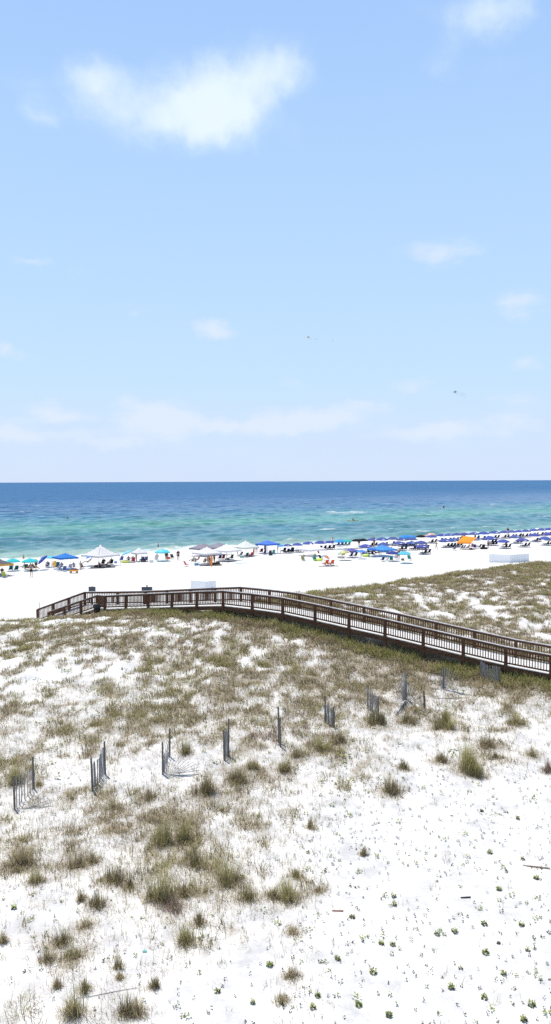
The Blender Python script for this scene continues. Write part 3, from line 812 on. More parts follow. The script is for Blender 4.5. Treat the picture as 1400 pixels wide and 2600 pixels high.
def fan(i, dirx, diry, n, L, z0=1.05, z1=.05, foot=.5):
    """slats leaning over from a post until they lie on the sand"""
    def f(ps):
        a = ps[i][0]; A = []; B = []
        for k in range(n):
            t = k/(n-1); ang = t*math.pi*.46
            s = V3(dirx, diry, 0)*(.08+foot*t)
            A.append(a+s*1.0+V3(0, 0, .02))
            B.append(a+s*1.0+V3(dirx*math.sin(ang)*L, diry*math.sin(ang)*L, max(.04, math.cos(ang)*L)+z1*0)+V3(0, random.uniform(-.05, .05), random.uniform(-.03, .03)))
        return A, B
    return f
fence('leftmost fence section with two tall posts and slats toppling into the sand', [(38, 2056, 1967), (87, 2003, 1919)], [hang(0, 1, 7, 1.25, .9, 0), fan(0, .95, .3, 8, .75, foot=.6)])
fence('fence section with wispy slats still hanging between its two posts', [(236, 2009, 1920), (268, 1966, 1879)], [hang(0, 1, 13, 1.1, 1.2, .1, .02)])
fence('fence section with two posts and slats fallen flat to the right', [(414, 1967, 1882), (431, 1922, 1846)], [fan(0, .98, .12, 12, .95, foot=.55), hang(0, 1, 5, .8, .7)])
fence('tight cluster of two posts wrapped with a few slats', [(570, 1931, 1851), (580, 1921, 1823)], [hang(0, 1, 5, 1.2, 1.3)])
fence('bare pair of posts, the taller one dark, in front of the purple grass', [(713, 1897, 1820, .045), (709, 1886, 1792, .05)], [hang(0, 1, 3, .9, 1.2)])
fence('fence section with pale slats upright between a tall and a short post', [(826, 1834, 1765), (846, 1846, 1794, .05, 1)], [hang(0, 1, 12, 1.1, .85, .05)])
fence('fence section with pale slats between two posts in dark grass', [(934, 1800, 1737), (962, 1818, 1768)], [hang(0, 1, 14, 1.15, .95, .0)])
fence('single post with a wide fan of slats sweeping down to the left and front', [(1031, 1776, 1711)], [fan(0, -.45, -.75, 13, 1.5, foot=.35), fan(0, .35, -.8, 9, 1.0, foot=.7)])
fence('short broken stump of a fence post among dark clumps', [(1078, 1799, 1752, .05, 1)])
fence('single post with slats fanning out to the right onto the sand', [(1126, 1749, 1689)], [fan(0, .75, -.45, 14, 1.2, foot=.5), fan(0, -.5, -.2, 6, 1.1, foot=.3)])
fence('intact slatted fence panel standing against the boardwalk at the right', [(1219, 1722, 1679), (1268, 1740, 1693, .06)], [hang(0, 1, 22, 1.0, 1.05, .12)])

def plank(name, px, py, L, wdt, rz, label, mat, cat, th=.02):
    p = at(px, py); m = MB()
    n = 7; v = []
    for i in range(n+1):
        t = i/n-.5; w = wdt*(1-.5*abs(t))
        v += [(t*L, -w/2, .0), (t*L, w/2, 0), (t*L, w/2*.7, th*2), (t*L, -w/2*.7, th*2)]
        if i: v[-4:] = [(a, b+.06*L*math.sin(t*5)*.2, c) for (a, b, c) in v[-4:]]
    f = []
    for i in range(n):
        o = i*4
        for k in range(4): f.append((o+k, o+(k+1) % 4, o+4+(k+1) % 4, o+4+k))
    f += [(0, 3, 2, 1), (n*4, n*4+1, n*4+2, n*4+3)]
    m.add(v, f)
    o = ob(name, m.mesh(name, mat), None, p+V3(0, 0, .01), (0, 0, R(rz)))
    return tag(o, label, cat)
plank('fallen_board', 1140, 1774, 1.65, .08, 1, 'grey board lying flat on the sand below the fanned slats', M_LATH, 'board')
plank('stick', 858, 2315, .34, .016, -3, 'short reddish stick lying alone on the white sand', wood_mat('reddish_stick', (.36, .17, .12), (.50, .27, .20)), 'stick')
plank('driftwood', 1362, 2203, .85, .05, -14, 'long brown piece of driftwood near the right edge of the sand', wood_mat('driftwood_brown', (.26, .19, .15), (.50, .40, .34)), 'driftwood')
plank('dark_wood_scrap', 1183, 2280, .32, .05, 5, 'splintered black scrap of wood lying among seedlings on open sand', wood_mat('charred_wood', (.02, .02, .02), (.07, .07, .065)), 'wood scrap', .012)
plank('beach_stalk', 272, 2523, 1.5, .014, 14, 'long thin dry stalk lying on sand at the bottom left', M_LATH, 'stalk', .006)
plank('leaning_branch', 600, 1562, 1.5, .03, 40, 'pale dead branch lying on the grass below the boardwalk crest', M_LATH, 'branch')
def scrap(name, px, py, s, mat, label, cat):
    p = at(px, py); m = MB(); n = 7; v = []
    rr = random.Random(px)
    for i in range(n): a = 6.283*i/n; r = s*rr.uniform(.5, 1); v.append((r*math.cos(a), r*.6*math.sin(a), .02+rr.uniform(0, .03)))
    v.append((0, 0, .07)); f = [(i, (i+1) % n, n) for i in range(n)]
    b = [(x*.9, y*.9, -.01) for (x, y, z) in v[:n]]
    o = len(v); v += b; f += [(i, o+i, o+(i+1) % n, (i+1) % n) for i in range(n)]
    m.add(v, f); tag(ob(name, m.mesh(name, mat), None, p), label, cat)
scrap('plastic_scrap', 368, 2417, .07, plastic((.30, .62, .55)), 'turquoise scrap of plastic lying on bare sand, lower left', 'litter')
scrap('plastic_bit', 443, 2309, .07, plastic((.15, .55, .52)), 'tiny turquoise bit of plastic caught in the purple-brown mat', 'litter')
scrap('red_wrapper', 803, 2262, .06, plastic((.55, .12, .12)), 'small red scrap lying beside the low brown tuft', 'litter')
scrap('pink_wrapper', 1119, 1992, .05, plastic((.75, .25, .35)), 'tiny pink scrap on the sand left below the right-hand tussock', 'litter')
scrap('grey_stone', 1267, 2396, .10, pm('stone', (.09, .08, .075), .8), 'small dark brown stone lying alone among the seedlings', 'stone')

# ------------------------------------------------------------------ signs, bin, boxes by the boardwalk
def sign(label, x, y, px, py_top, py_bot, wpx, post_top):
    k = FPX/y; g = gz(x, y)
    zt = CAM.z-(py_top-(HOR+2))/k; zb = CAM.z-(py_bot-(HOR+2))/k; w = wpx/k
    t = thing('sign', label, 'sign', (x, y, g), R(2))
    m = MB(); m.box((0, 0, (zt+zb)/2-g), (w/2, .015, (zt-zb)/2)); ob('board', m.mesh('board', pm('sign_grey', (.21, .23, .25), .6)), t)
    m = MB(); ptz = CAM.z-(post_top-(HOR+2))/k-g; m.box((0, .055, ptz/2-.15), (.045, .04, ptz/2+.15)); ob('post', m.mesh('post', M_WOOD), t)
    m = MB(); rr = random.Random(5); h = zt-zb
    for r_ in range(4):
        z = zt-g-h*(.2+.2*r_); xx = -w*.42
        while xx < w*.40:
            l = rr.uniform(.03, .09)*w*1.6
            if xx+l > w*.44: break
            m.box((xx+l/2, -.018, z), (l/2, .003, h*.05)); xx += l+.03*w
    ob('lettering', m.mesh('lettering', pm('sign_ink', (.05, .05, .06), .7)), t)
    m = MB()
    for s in (-1, 1): m.box((0, -.004, (zt+zb)/2-g+s*(zt-zb)/2), (w/2+.012, .018, .012)); m.box((s*w/2, -.004, (zt+zb)/2-g), (.012, .0175, (zt-zb)/2-.0125))
    ob('frame', m.mesh('frame', pm('sign_frame', (.08, .08, .085), .6)), t)
yS1 = 65.5; sign('small grey sign with dark lettering beside the top of the boardwalk ramp', (231-700)/FPX*yS1, yS1, 231, 1491, 1503, 17, 1490)
yS2 = 62.5; sign('wider grey sign with lines of lettering on a post behind the railing', (371-700)/FPX*yS2, yS2, 371, 1492, 1504, 26.5, 1487)

def trash():
    x, y = -14.1, 58.6
    p = V3(x, y, max(gz(x, y), 2.2))
    g = gz(x, y)
    t = thing('trash_can', 'black open trash barrel standing in grass beside the boardwalk ramp', 'trash can', (x, y, g), R(10))
    m = MB(); m.lathe([(.22, -.1), (.23, 0), (.27, .82), (.285, .84), (.285, .90), (.255, .90), (.25, .84), (.20, .05)], 18)
    ob('barrel', m.mesh('barrel', plastic((.012, .012, .014)), True), t)
    m = MB(); m.lathe([(.262, .45), (.272, .47), (.264, .49)], 18); ob('band', m.mesh('band', plastic((.02, .02, .022)), True), t)
    m = MB(); m.lathe([(.26, .86), (.30, .80), (.305, .70), (.285, .66)], 18); ob('bag_lip', m.mesh('bag_lip', plastic((.03, .03, .035)), True), t)
trash()
def mark_post():
    p = at(100, 1549); m = MB(); m.tube((0, 0, -.3), (.01, 0, .78), .035, .03, 8)
    t = thing('marker_post', 'thin dark marker post standing at the foot of the boardwalk ramp', 'post', p)
    ob('shaft', m.mesh('shaft', M_GREY), t); m = MB(); m.tube((.01, 0, .785), (.01, 0, .83), .04, .02, 8); ob('cap', m.mesh('cap', M_GREY), t)
mark_post()
def white_box(px, py, ly, w1, w2, hpx, label, scrib, y=None):
    if y is None: p = at(px, py)
    else: p = V3((px-700)/FPX*y, y, gz((px-700)/FPX*y, y))
    k = ppm(p); h = hpx/k; a = w1/k; b = w2/k
    t = thing('storage_box', label, 'storage box', p, 0, 'white beach storage boxes')
    # two visible faces meeting at the near corner
    A = V3(-a*.96, a*.55, 0); B = V3(b*.97, b*.55, 0); up = V3(0, 0, h)
    def wall(o, e, m):
        n = V3(-e.y, e.x, 0).normalized()*.03
        mb = MB(); v = [o-V3(0, 0, .5), o+e-V3(0, 0, .5), o+e+up, o+up]; v += [q+n for q in v]
        mb.add(v, [(0, 1, 2, 3), (7, 6, 5, 4), (0, 4, 5, 1), (1, 5, 6, 2), (2, 6, 7, 3), (3, 7, 4, 0)])
        return mb
    mw = pm('white_painted_wood', (.88, .88, .88), .6, .06, 2.0); mg = pm('shaded_painted_wood', (.78, .79, .81), .6, .06, 2.0)  # side and end walls use a greyer copy with shade in its colour
    ob('front_wall', wall(V3(0, 0, 0)+A, -A, mw).mesh('front_wall', mw), t)
    ob('side_wall', wall(V3(0, 0, 0), B, mg).mesh('side_wall', mg), t)
    ob('rear_wall', wall(B, A, mw).mesh('rear_wall', mw), t)
    ob('end_wall', wall(A+B, -B, mg).mesh('end_wall', mg), t)
    m = MB(); v = [A+up, up, B+up, A+B+up]; cc = (A+B)/2+up; v = [cc+(q-cc)*1.03 for q in v]; m.add(v+[q+V3(0, 0, .05) for q in v], [(3, 2, 1, 0), (4, 5, 6, 7), (0, 1, 5, 4), (1, 2, 6, 5), (2, 3, 7, 6), (3, 0, 4, 7)])
    ob('lid', m.mesh('lid', mw), t)
    if scrib:
        m = MB(); n = V3(B.y, -B.x, 0).normalized()*.012
        q = [(.25, .30), (.38, .42), (.5, .38), (.62, .5), (.75, .47)]
        for (s, e) in zip(q[:-1], q[1:]): m.bar(B*s[0]+up*s[1]+n, B*e[0]+up*e[1]+n, .05, .02, n)
        m.bar(B*.55+up*.25+n, B*.85+up*.35+n, .12, .02, n)
        ob('emblem', m.mesh('emblem', pm('blue_emblem', (.10, .25, .5), .6)), t)
    else:
        m = MB(); n = V3(B.y, -B.x, 0).normalized()*.01
        for s in (.12, .25, .38, .5, .62, .75, .88): m.bar(B*s+n, B*s+up*.97+n, .02, .02, n)
        ob('batten', m.mesh('batten', pm('grey_batten', (.68, .69, .71), .7)), t)
white_box(520, 1497, 0, 42, 27, 31, 'white storage box with a blue emblem showing behind the boardwalk railing', True, 84)
white_box(1297, 1437, 0, 48, 62, 19.5, 'white storage box with a shade-greyed boarded side behind the dune grass', False, 114)

# ------------------------------------------------------------------ people
PARTSEG = {}
def person_mesh(name, J, arms, legs, thick=1.0):
    """J: pelvis, spine, chest, neck, chin, crown; arms: shoulder, elbow, wrist per side; legs: hip, knee, ankle, toe per side"""
    verts = []; edges = []; rad = []; roots = []; segs = []
    def add(p, r, par=None, seg=None):
        verts.append(Vector(p)); rad.append(r if isinstance(r, tuple) else (r, r))
        i = len(verts)-1
        if par is not None: edges.append((par, i)); segs.append((par, i, seg))
        else: roots.append(i)
        return i
    pe = add(J[0], (.155*thick, .115*thick)); spn = add(J[1], (.135*thick, .105*thick), pe, 'torso'); ch = add(J[2], (.155*thick, .115*thick), spn, 'torso')
    nk = add(J[3], .055, ch, 'neck'); cn = add(J[4], (.072, .080), nk, 'head'); cr = add(J[5], (.080, .092), cn, 'head')
    hands = []
    for s, (sh, el, wr) in zip((-1, 1), arms):
        a = add(sh, .058*thick, ch, 'torso'); b = add(el, .042*thick, a, 'arm'); c = add(wr, .027, b, 'arm')
        d = (Vector(wr)-Vector(el)).normalized(); h = add(Vector(wr)+d*.07, (.036, .022), c, 'hand'); hands.append((verts[h], d, s))
    for s, (hp, kn, an, to) in zip((-1, 1), legs):
        a = add(hp, .092*thick, pe, 'hip'); b = add(kn, .058*thick, a, 'thigh'); c = add(an, .036, b, 'shin'); add(to, .034, c, 'foot')
    for (h, d, s) in hands:
        u = Vector((0, 0, 1)) if abs(d.z) < .9 else Vector((0, 1, 0)); side = d.cross(u).normalized()
        for k, L in enumerate((.065, .078, .083, .073, .055)):
            if k == 0: base = h-d*.03+side*.022*s; tip = base+(d*.6+side*.8*s).normalized()*L*.8
            else: base = h+side*(.027-.018*(k-1))*s+d*.012; tip = base+d*L
            mid = (base+tip)/2+u.cross(side)*.004
            a = add(base, .010); b = add(mid, .009, a, 'hand'); add(tip+Vector((0, .008, -.004)), .007, b, 'hand')
    # nose: a short spur on the face
    f = (verts[cn]+verts[cr])/2
    fwd = Vector(J[6]).normalized()
    a = add(f+fwd*.075, .018); add(f+fwd*.105-Vector((0, 0, .012)), .012, a, 'head')
    me = bpy.data.meshes.new(name); me.from_pydata([tuple(v) for v in verts], edges, [])
    o = bpy.data.objects.new(name, me); col.objects.link(o)
    sk = o.modifiers.new('s', 'SKIN'); sk.use_smooth_shade = True
    ly = me.skin_vertices[0].data
    for i, r in enumerate(rad): ly[i].radius = r; ly[i].use_root = i in roots
    ss = o.modifiers.new('u', 'SUBSURF'); ss.levels = 1; ss.render_levels = 1
    dg = bpy.context.evaluated_depsgraph_get(); ev = o.evaluated_get(dg)
    out = bpy.data.meshes.new_from_object(ev); out.name = name
    bpy.data.objects.remove(o)
    out.materials.clear(); out.materials.append(None)
    # classify vertices by nearest bone, for the clothes
    co = np.zeros(len(out.vertices)*3); out.vertices.foreach_get('co', co); co = co.reshape(-1, 3)
    nr = np.array([v.normal[:] for v in out.vertices])
    best = np.full(len(co), 9.); lab = np.array(['none']*len(co), dtype=object); tt = np.zeros(len(co))
    for (i, j, s) in segs:
        a = np.array(verts[i]); b = np.array(verts[j]); ab = b-a
        t = np.clip(((co-a) @ ab)/max(1e-9, ab @ ab), 0, 1); d = np.linalg.norm(co-a-t[:, None]*ab, axis=1)
        k = d < best; best[k] = d[k]; lab[k] = s; tt[k] = t[k]
    def sub(nm, sel, push):
        vs = set(np.nonzero(sel)[0]); mp = {}; V = []; F = []
        for p in out.polygons:
            if all(i in vs for i in p.vertices):
                f = []
                for i in p.vertices:
                    if i not in mp: mp[i] = len(V); V.append(tuple(co[i]+nr[i]*push))
                    f.append(mp[i])
                F.append(f)
        m2 = bpy.data.meshes.new(nm); m2.from_pydata(V, [], F); m2.update(); m2.materials.append(None)
        m2.polygons.foreach_set('use_smooth', [True]*len(m2.polygons))
        return m2
    axis = (Vector(J[2])-Vector(J[0])).normalized(); ax = np.array(axis); hgt = (co-np.array(J[0])) @ ax
    top = sub('shirt', ((lab == 'torso') & (hgt > .10)) | ((lab == 'arm') & (tt < .5) & (hgt > .25)), .014)
    shorts = sub('shorts', ((lab == 'torso') & (hgt < .14)) | (lab == 'hip') | ((lab == 'thigh') & (tt < .55)), .016)
    hd = np.array(J[5]); fw = np.array(fwd); upv = hd-np.array(J[4]); upv = upv/np.linalg.norm(upv)
    hsel = (lab == 'head') & (((co-hd) @ upv > .015) | ((co-hd) @ fw < -.02)) & ((co-hd) @ fw < .085)
    hair = sub('hair', hsel, .018)
    suit = sub('swimsuit', ((lab == 'torso') & (hgt < .34)) | (lab == 'hip'), .010)
    return dict(body=out, shirt=top, shorts=shorts, hair=hair, swimsuit=suit)
F = (0, 1, 0)
POSE = {}
def stand(nm, dl=0, arm=((-.25, .02, 1.12), (-.27, .07, .87)), arm2=((.25, .02, 1.12), (.27, .07, .87)), knee=0.0, stepv=0.0):
    J = [(0, 0, .95), (0, 0, 1.14), (0, 0, 1.33), (0, .0, 1.47), (0, .025, 1.54), (0, .015, 1.64), F]
    POSE[nm] = person_mesh(nm, J, [((-.17, 0, 1.40), *arm), ((.17, 0, 1.40), *arm2)],
        [((-.09, 0, .88), (-.105, .02+stepv*.5, .50), (-.11, -.02+stepv, .09+.0), (-.125, .12+stepv, .03)),
         ((.09, 0, .88), (.105, .03-stepv*.3, .50), (.11, -.02-stepv, .09+abs(stepv)*.12), (.125, .12-stepv, .03+abs(stepv)*.05))])
stand('standing')
stand('walking', arm=((-.25, -.08, 1.13), (-.25, .05, .90)), arm2=((.25, .12, 1.14), (.25, .30, .98)), stepv=.22)
stand('arms_raised', arm=((-.36, .12, 1.30), (-.22, .22, 1.52)), arm2=((.34, .08, 1.24), (.18, .26, 1.22)))
def seated(nm, ph=.34, leg=.42, recl=.22, feet=0.06):
    J = [(0, 0, ph), (0, -.06-recl*.25, ph+.19), (0, -.09-recl*.6, ph+.37), (0, -.10-recl*.8, ph+.51), (0, -.08-recl*.85, ph+.58), (0, -.10-recl*.95, ph+.68), F]
    c = J[2]
    POSE[nm] = person_mesh(nm, J, [((-.17, c[1], c[2]+.06), (-.27, c[1]+.12, c[2]-.17), (-.24, c[1]+.36, c[2]-.22)), ((.17, c[1], c[2]+.06), (.27, c[1]+.12, c[2]-.17), (.22, c[1]+.34, c[2]-.20))],
        [((-.09, .05, ph-.01), (-.11, .42, ph+.12), (-.11, .42+leg, feet+.06), (-.12, .52+leg, feet+.02+.08)), ((.09, .05, ph-.01), (.12, .43, ph+.10), (.12, .45+leg, feet+.05), (.13, .56+leg, feet+.10))])
seated('sitting')
seated('reclining', .34, .5, .62, .12)
seated('sitting_low', .13, .30, .05, .0)
seated('paddling', .20, .46, .0, .10)
SKIN = [(.42, .24, .16), (.34, .18, .11), (.22, .11, .065), (.48, .30, .22)]
HAIR = [(.035, .022, .015), (.16, .09, .04), (.012, .010, .010), (.30, .22, .12)]
def skinm(i): return pm('skin', SKIN[i], .55, .08, 6, .3)
def person(px, py, pose, rz, label, skin=0, hair=0, top=None, shorts=None, suit=None, z=None, loc=None, hat=None, scale=1.0, cat='person'):
    p = loc if loc is not None else at(px, py)
    if z is not None: p = p+V3(0, 0, z)
    t = thing('person', label, cat, p, R(rz), scale=(scale,)*3)
    d = POSE[pose]
    ob('body', d['body'], t, mat=skinm(skin)); ob('hair', d['hair'], t, mat=pm('hair', HAIR[hair], .6, .2))
    if top: ob('shirt', d['shirt'], t, mat=cloth(top))
    if shorts: ob('shorts', d['shorts'], t, mat=cloth(shorts))
    if suit: ob('swimsuit', d['swimsuit'], t, mat=cloth(suit))
    if hat:
        m = MB(); m.lathe([(.0, .13), (.08, .12), (.10, .05), (.19, .03), (.19, .02), (.0, .02)], 14)
        co = d['hair'].vertices; c = sum((v.co for v in co), Vector())/max(1, len(co))
        ob('sun_hat', m.mesh('sun_hat', cloth(hat), True), t, c+V3(0, 0, .0))
    return t

# ------------------------------------------------------------------ umbrellas, canopies, chairs
SEA = 31.3
def umbrella_mesh(n=8, R_=1.0, rise=.34):
    m = MB(); v = [(0, 0, rise)]; f = []
    rings = 5; per = n*4
    for k in range(1, rings+1):
        t = k/rings
        for i in range(per):
            a = 2*math.pi*i/per; w = abs(math.sin(a*n/2)); rr = R_*t*(1-.045*t*w)
            z = rise*(1-t**1.9)-.02*t*w
            v.append((rr*math.cos(a), rr*math.sin(a), z))
    for i in range(per): f.append((0, 1+i, 1+(i+1) % per))
    for k in range(rings-1):
        for i in range(per):
            a = 1+k*per+i; b = 1+k*per+(i+1) % per; f.append((a, a+per, b+per, b))
    m.add(v, f)
    return m
def valance_mesh(n=8, R_=1.0):
    m = MB(); v = []; f = []; per = n*4
    for i in range(per):
        a = 2*math.pi*i/per; w = abs(math.sin(a*n/2)); rr = R_*(1-.045*w)
        v.append((rr*math.cos(a), rr*math.sin(a), -.02*w)); v.append((rr*1.005*math.cos(a), rr*1.005*math.sin(a), -.09-.02*w))
    for i in range(per): j = (i+1) % per; f.append((2*i, 2*i+1, 2*j+1, 2*j))
    m.add(v, f); return m
UM = umbrella_mesh().mesh('canopy', None, True); UM.materials.append(None)
UV = valance_mesh().mesh('valance', None, True); UV.materials.append(None)
mm = MB(); mm.tube((0, 0, -1.9), (0, 0, .44), .025, .02, 8); mm.tube((0, 0, .44), (0, 0, .50), .03, .012, 8); UP = mm.mesh('pole'); UP.materials.append(None)
mm = MB()
for i in range(8):
    a = 2*math.pi*i/8; mm.tube((0, 0, .05), (.55*math.cos(a), .55*math.sin(a), .27), .008, n=4)
    mm.tube((0.04*math.cos(a), .04*math.sin(a), .40), (.97*math.cos(a), .97*math.sin(a), -.01), .008, n=4)
UR = mm.mesh('ribs'); UR.materials.append(None)
def arc_patch(a0, a1, r0, r1, lift=.012, rise=.34):
    m = MB(); v = []; f = []; na, nr = 5, 3
    for k in range(nr+1):
        t = r0+(r1-r0)*k/nr
        for i in range(na+1):
            a = a0+(a1-a0)*i/na
            v.append((t*math.cos(a), t*math.sin(a), rise*(1-t**1.9)+lift))
    for k in range(nr):
        for i in range(na): q = k*(na+1)+i; f.append((q, q+1, q+na+2, q+na+1))
    m.add(v, f); return m
UL = arc_patch(R(-75), R(-52), .80, .93).mesh('logo'); UL.materials.append(None)
UG = [arc_patch(R(45*i), R(45*i+45), .12, .985, .006).mesh('coloured_panel', None, True) for i in range(8)]
for g in UG: g.materials.append(None)
C_BLUE = (.085, .110, .33); C_SKY = (.04, .26, .58); C_TEAL = (.05, .52, .54); C_TURQ = (.13, .55, .66); C_BLACK = (.012, .012, .018); C_GREEN = (.05, .50, .42); C_NAVY = (.06, .075, .27)
C_ROYAL = (.035, .09, .38)
WHITE = (.80, .80, .80)
def umbrella(px, py, w, colr, label, zc=1.45, tilt=(0, 0), group=None, logo=False, panels=None, cat='umbrella'):
    # foot on the ground so that the canopy's middle hangs zc above it
    dep = py-(HOR+3.2-6.4*px/1400); foot = HOR+3.2-6.4*px/1400+dep*CAM.z/(CAM.z-zc-.15)*(1-0.0)
    p = at(px, foot); k = FPX/(p-CAM).length; r = w/2/k
    t = thing('umbrella', label, cat, p, random.uniform(0, .7), group)
    S = r; zr = zc-.10
    M = Euler((R(tilt[0]), R(tilt[1]), 0))
    def part(nm, me, mat, par=t, sc=(S, S, S)):
        o = ob(nm, me, par, V3(0, 0, zr) if par is t else None, M if par is t else None, mat, sc if par is t else None); return o
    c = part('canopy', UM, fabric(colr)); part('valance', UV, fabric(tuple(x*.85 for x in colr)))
    po = ob('pole', UP, t, V3(0, 0, zr), M, metal((.75, .75, .75)), (1, 1, max(S*.9, zr/1.75)))
    part('ribs', UR, metal((.5, .5, .5)))
    if logo: part('logo', UL, fabric((.8, .8, .85)), c).rotation_euler = (0, 0, -t.rotation_euler.z+random.choice((0, R(25), R(-18))))
    if panels:
        for i, pc in enumerate(panels):
            if pc: part('coloured_panel', UG[i], fabric(pc), c)
    return t, p
# lounge chair (rental pair)
def lounge_parts():
    m = MB(); m.box((0, .50, .33), (.29, .62, .045)); seat = m.mesh('seat')
    m = MB(); m.bar((0, -.12, .36), (0, -.52, 1.05), .58, .08, (0, 1, 0)); back = m.mesh('backrest')
    fr = MB()
    for s in (-1, 1):
        fr.bar((s*.31, -.30, .26), (s*.31, 1.10, .26), .04, .07)
        fr.bar((s*.31, 1.02, 0), (s*.31, 1.02, .26), .05); fr.bar((s*.31, -.18, 0), (s*.31, -.18, .5), .05)
        fr.bar((s*.33, -.22, .52), (s*.33, .35, .52), .07, .03); fr.bar((s*.31, .30, .26), (s*.31, .30, .51), .04)
        fr.bar((s*.31, -.10, .30), (s*.31, -.50, 1.02), .035, .06)
    frame = fr.mesh('frame')
    for me in (seat, back, frame): me.materials.append(None)
    return seat, back, frame
LS, LB, LF = lounge_parts()
def chair_parts():
    m = MB(); m.bar((0, .48, .30), (0, -.02, .22), .52, .03, (0, 0, 1)); seat = m.mesh('seat')
    m = MB(); m.bar((0, -.03, .24), (0, -.36, .88), .52, .03, (0, 1, 0)); back = m.mesh('backrest')
    fr = MB()
    for s in (-1, 1):
        x = s*.275
        fr.tube((x, .50, .31), (x, -.02, .21), .014); fr.tube((x, -.02, .21), (x, -.38, .90), .014)
        fr.tube((x, .42, 0), (x, -.14, .50), .014); fr.tube((x, -.30, 0), (x, .22, .48), .014); fr.tube((x, -.30, 0), (x, .42, 0.012), .014)
        fr.bar((x, -.20, .52), (x, .26, .50), .05, .025)
    fr.tube((-.275, -.38, .90), (.275, -.38, .90), .014)
    frame = fr.mesh('frame')
    for me in (seat, back, frame): me.materials.append(None)
    return seat, back, frame
CS, CB, CF = chair_parts()
WOODC = (.30, .20, .12)
def lounge(p, rz, label, colr=(.012, .014, .04), group=None):
    t = thing('lounge_chair', label, 'lounge chair', p, R(rz), group, (.80,)*3)
    ob('seat', LS, t, mat=cloth(colr)); ob('backrest', LB, t, mat=cloth(colr)); ob('frame', LF, t, mat=pm('chair_wood', tuple(min(1, c*.5+.04) for c in colr), .6))
    return t
def bchair(px, py, rz, label, colr, scale=1.0, group=None):
    t = thing('beach_chair', label, 'beach chair', at(px, py), R(rz), group, (scale,)*3)
    ob('seat', CS, t, mat=fabric(colr)); ob('backrest', CB, t, mat=fabric(colr)); ob('frame', CF, t, mat=metal((.55, .55, .56)))
    return t
def canopy(px, foot, hw, eave, apex, colr, yaw, label, concave=.35, legc=(.5, .5, .5), valc=None, transl=.25, cat='canopy tent', logo=None):
    p = at(px, foot); k = FPX/(p-CAM).length
    s = hw/k/math.sqrt(2)*1.0; ze = max(1.2, (foot-eave)/k*1.0); zp = max(ze+.35, (foot-apex)/k)
    t = thing('canopy_tent', label, cat, p, R(yaw), 'pop-up canopies on the beach')
    m = MB(); n = 10; v = []; f = []
    for j in range(n+1):
        for i in range(n+1):
            x = 2*i/n-1; y = 2*j/n-1; q = 1-max(abs(x), abs(y))
            z = (1-concave)*q+concave*q*q
            sag = .10*(1-abs(abs(x)-abs(y)))*q*(1-q)
            v.append((x*s, y*s, ze+(zp-ze)*z-sag*.6))
    for j in range(n):
        for i in range(n): q = j*(n+1)+i; f.append((q, q+1, q+n+2, q+n+1))
    m.add(v, f); roof = ob('roof', m.mesh('roof', fabric(colr, transl), True), t)
    m = MB(); pts = [(-s, -s), (s, -s), (s, s), (-s, s)]
    for a, b in zip(pts, pts[1:]+pts[:1]):
        v = []; nn = 8
        for i in range(nn+1):
            tt = i/nn; x = a[0]+(b[0]-a[0])*tt; y = a[1]+(b[1]-a[1])*tt
            v += [(x*1.004, y*1.004, ze+.005), (x*1.008, y*1.008, ze-.22-.03*math.sin(math.pi*tt*4)**2)]
        m.add(v, [(2*i, 2*i+1, 2*i+3, 2*i+2) for i in range(nn)])
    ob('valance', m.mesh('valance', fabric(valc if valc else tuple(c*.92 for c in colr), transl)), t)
    for (x, y) in pts:
        mm_ = MB(); wx = p.x; mm_.tube((x*1.05, y*1.05, -.25), (x*.97, y*.97, ze), .03, .025, 7); ob('leg', mm_.mesh('leg', metal(legc)), t)
    fr = MB()
    for a, b in zip(pts, pts[1:]+pts[:1]): fr.tube((a[0]*.97, a[1]*.97, ze-.03), (b[0]*.97, b[1]*.97, ze-.03), .014, n=5)
    for a in pts: fr.tube((a[0]*.95, a[1]*.95, ze), (0, 0, zp-.10), .014, n=5)
    ob('truss', fr.mesh('truss', metal(legc)), t)
    if logo:
        m = MB(); q = .45; zz = ze+(zp-ze)*((1-concave)*(1-q)+concave*(1-q)**2)+.02
        m.box((s*q, 0, zz), (.28, .35, .012), Matrix.Rotation(math.atan2(zp-ze, s)*.8, 3, 'Y')); ob('logo', m.mesh('logo', fabric(logo)), roof)
    return t
G1 = (.30, .29, .31)
canopy(-24, 1462, 56, 1433, 1411, (.13, .125, .14), 45, 'dark grey canopy with an orange valance cut by the left edge', .3, (.7, .7, .7), (.70, .36, .05), .08)
canopy(167, 1444, 33, 1415, 1405, (.05, .22, .62), 40, 'medium blue low canopy beside the tilted blue umbrella', .2, (.7, .7, .7))
canopy(256, 1436, 47, 1409, 1384, (.74, .72, .72), 52, 'largest white peaked canopy with sloping grey legs, left part of the beach', .42, (.35, .35, .36))
canopy(354, 1425, 21, 1403, 1390, (.80, .78, .78), 40, 'smallest white canopy, between two turquoise umbrellas', .3, (.6, .6, .62))
canopy(517, 1411, 36, 1391, 1378, (.27, .25, .29), 50, 'left grey canopy of the grey pair behind the white canopies', .2, (.4, .4, .42), None, .10)
canopy(555, 1408, 29, 1389, 1375, (.30, .28, .33), 42, 'right grey canopy of the grey pair behind the white canopies', .2, (.4, .4, .42), None, .10)
canopy(624, 1411, 35, 1388, 1372, (.74, .76, .71), 45, 'off-white canopy right of the cluster, with dark chairs below', .3, (.45, .48, .45))
canopy(526, 1432, 38, 1403, 1388, (.80, .77, .78), 42, 'front left white canopy of the cluster, sheltering a standing group', .3, (.5, .45, .45))
canopy(576, 1423, 38, 1396, 1380, (.84, .83, .83), 48, 'front right white canopy of the cluster, directly before the grey pair', .3, (.6, .6, .6))
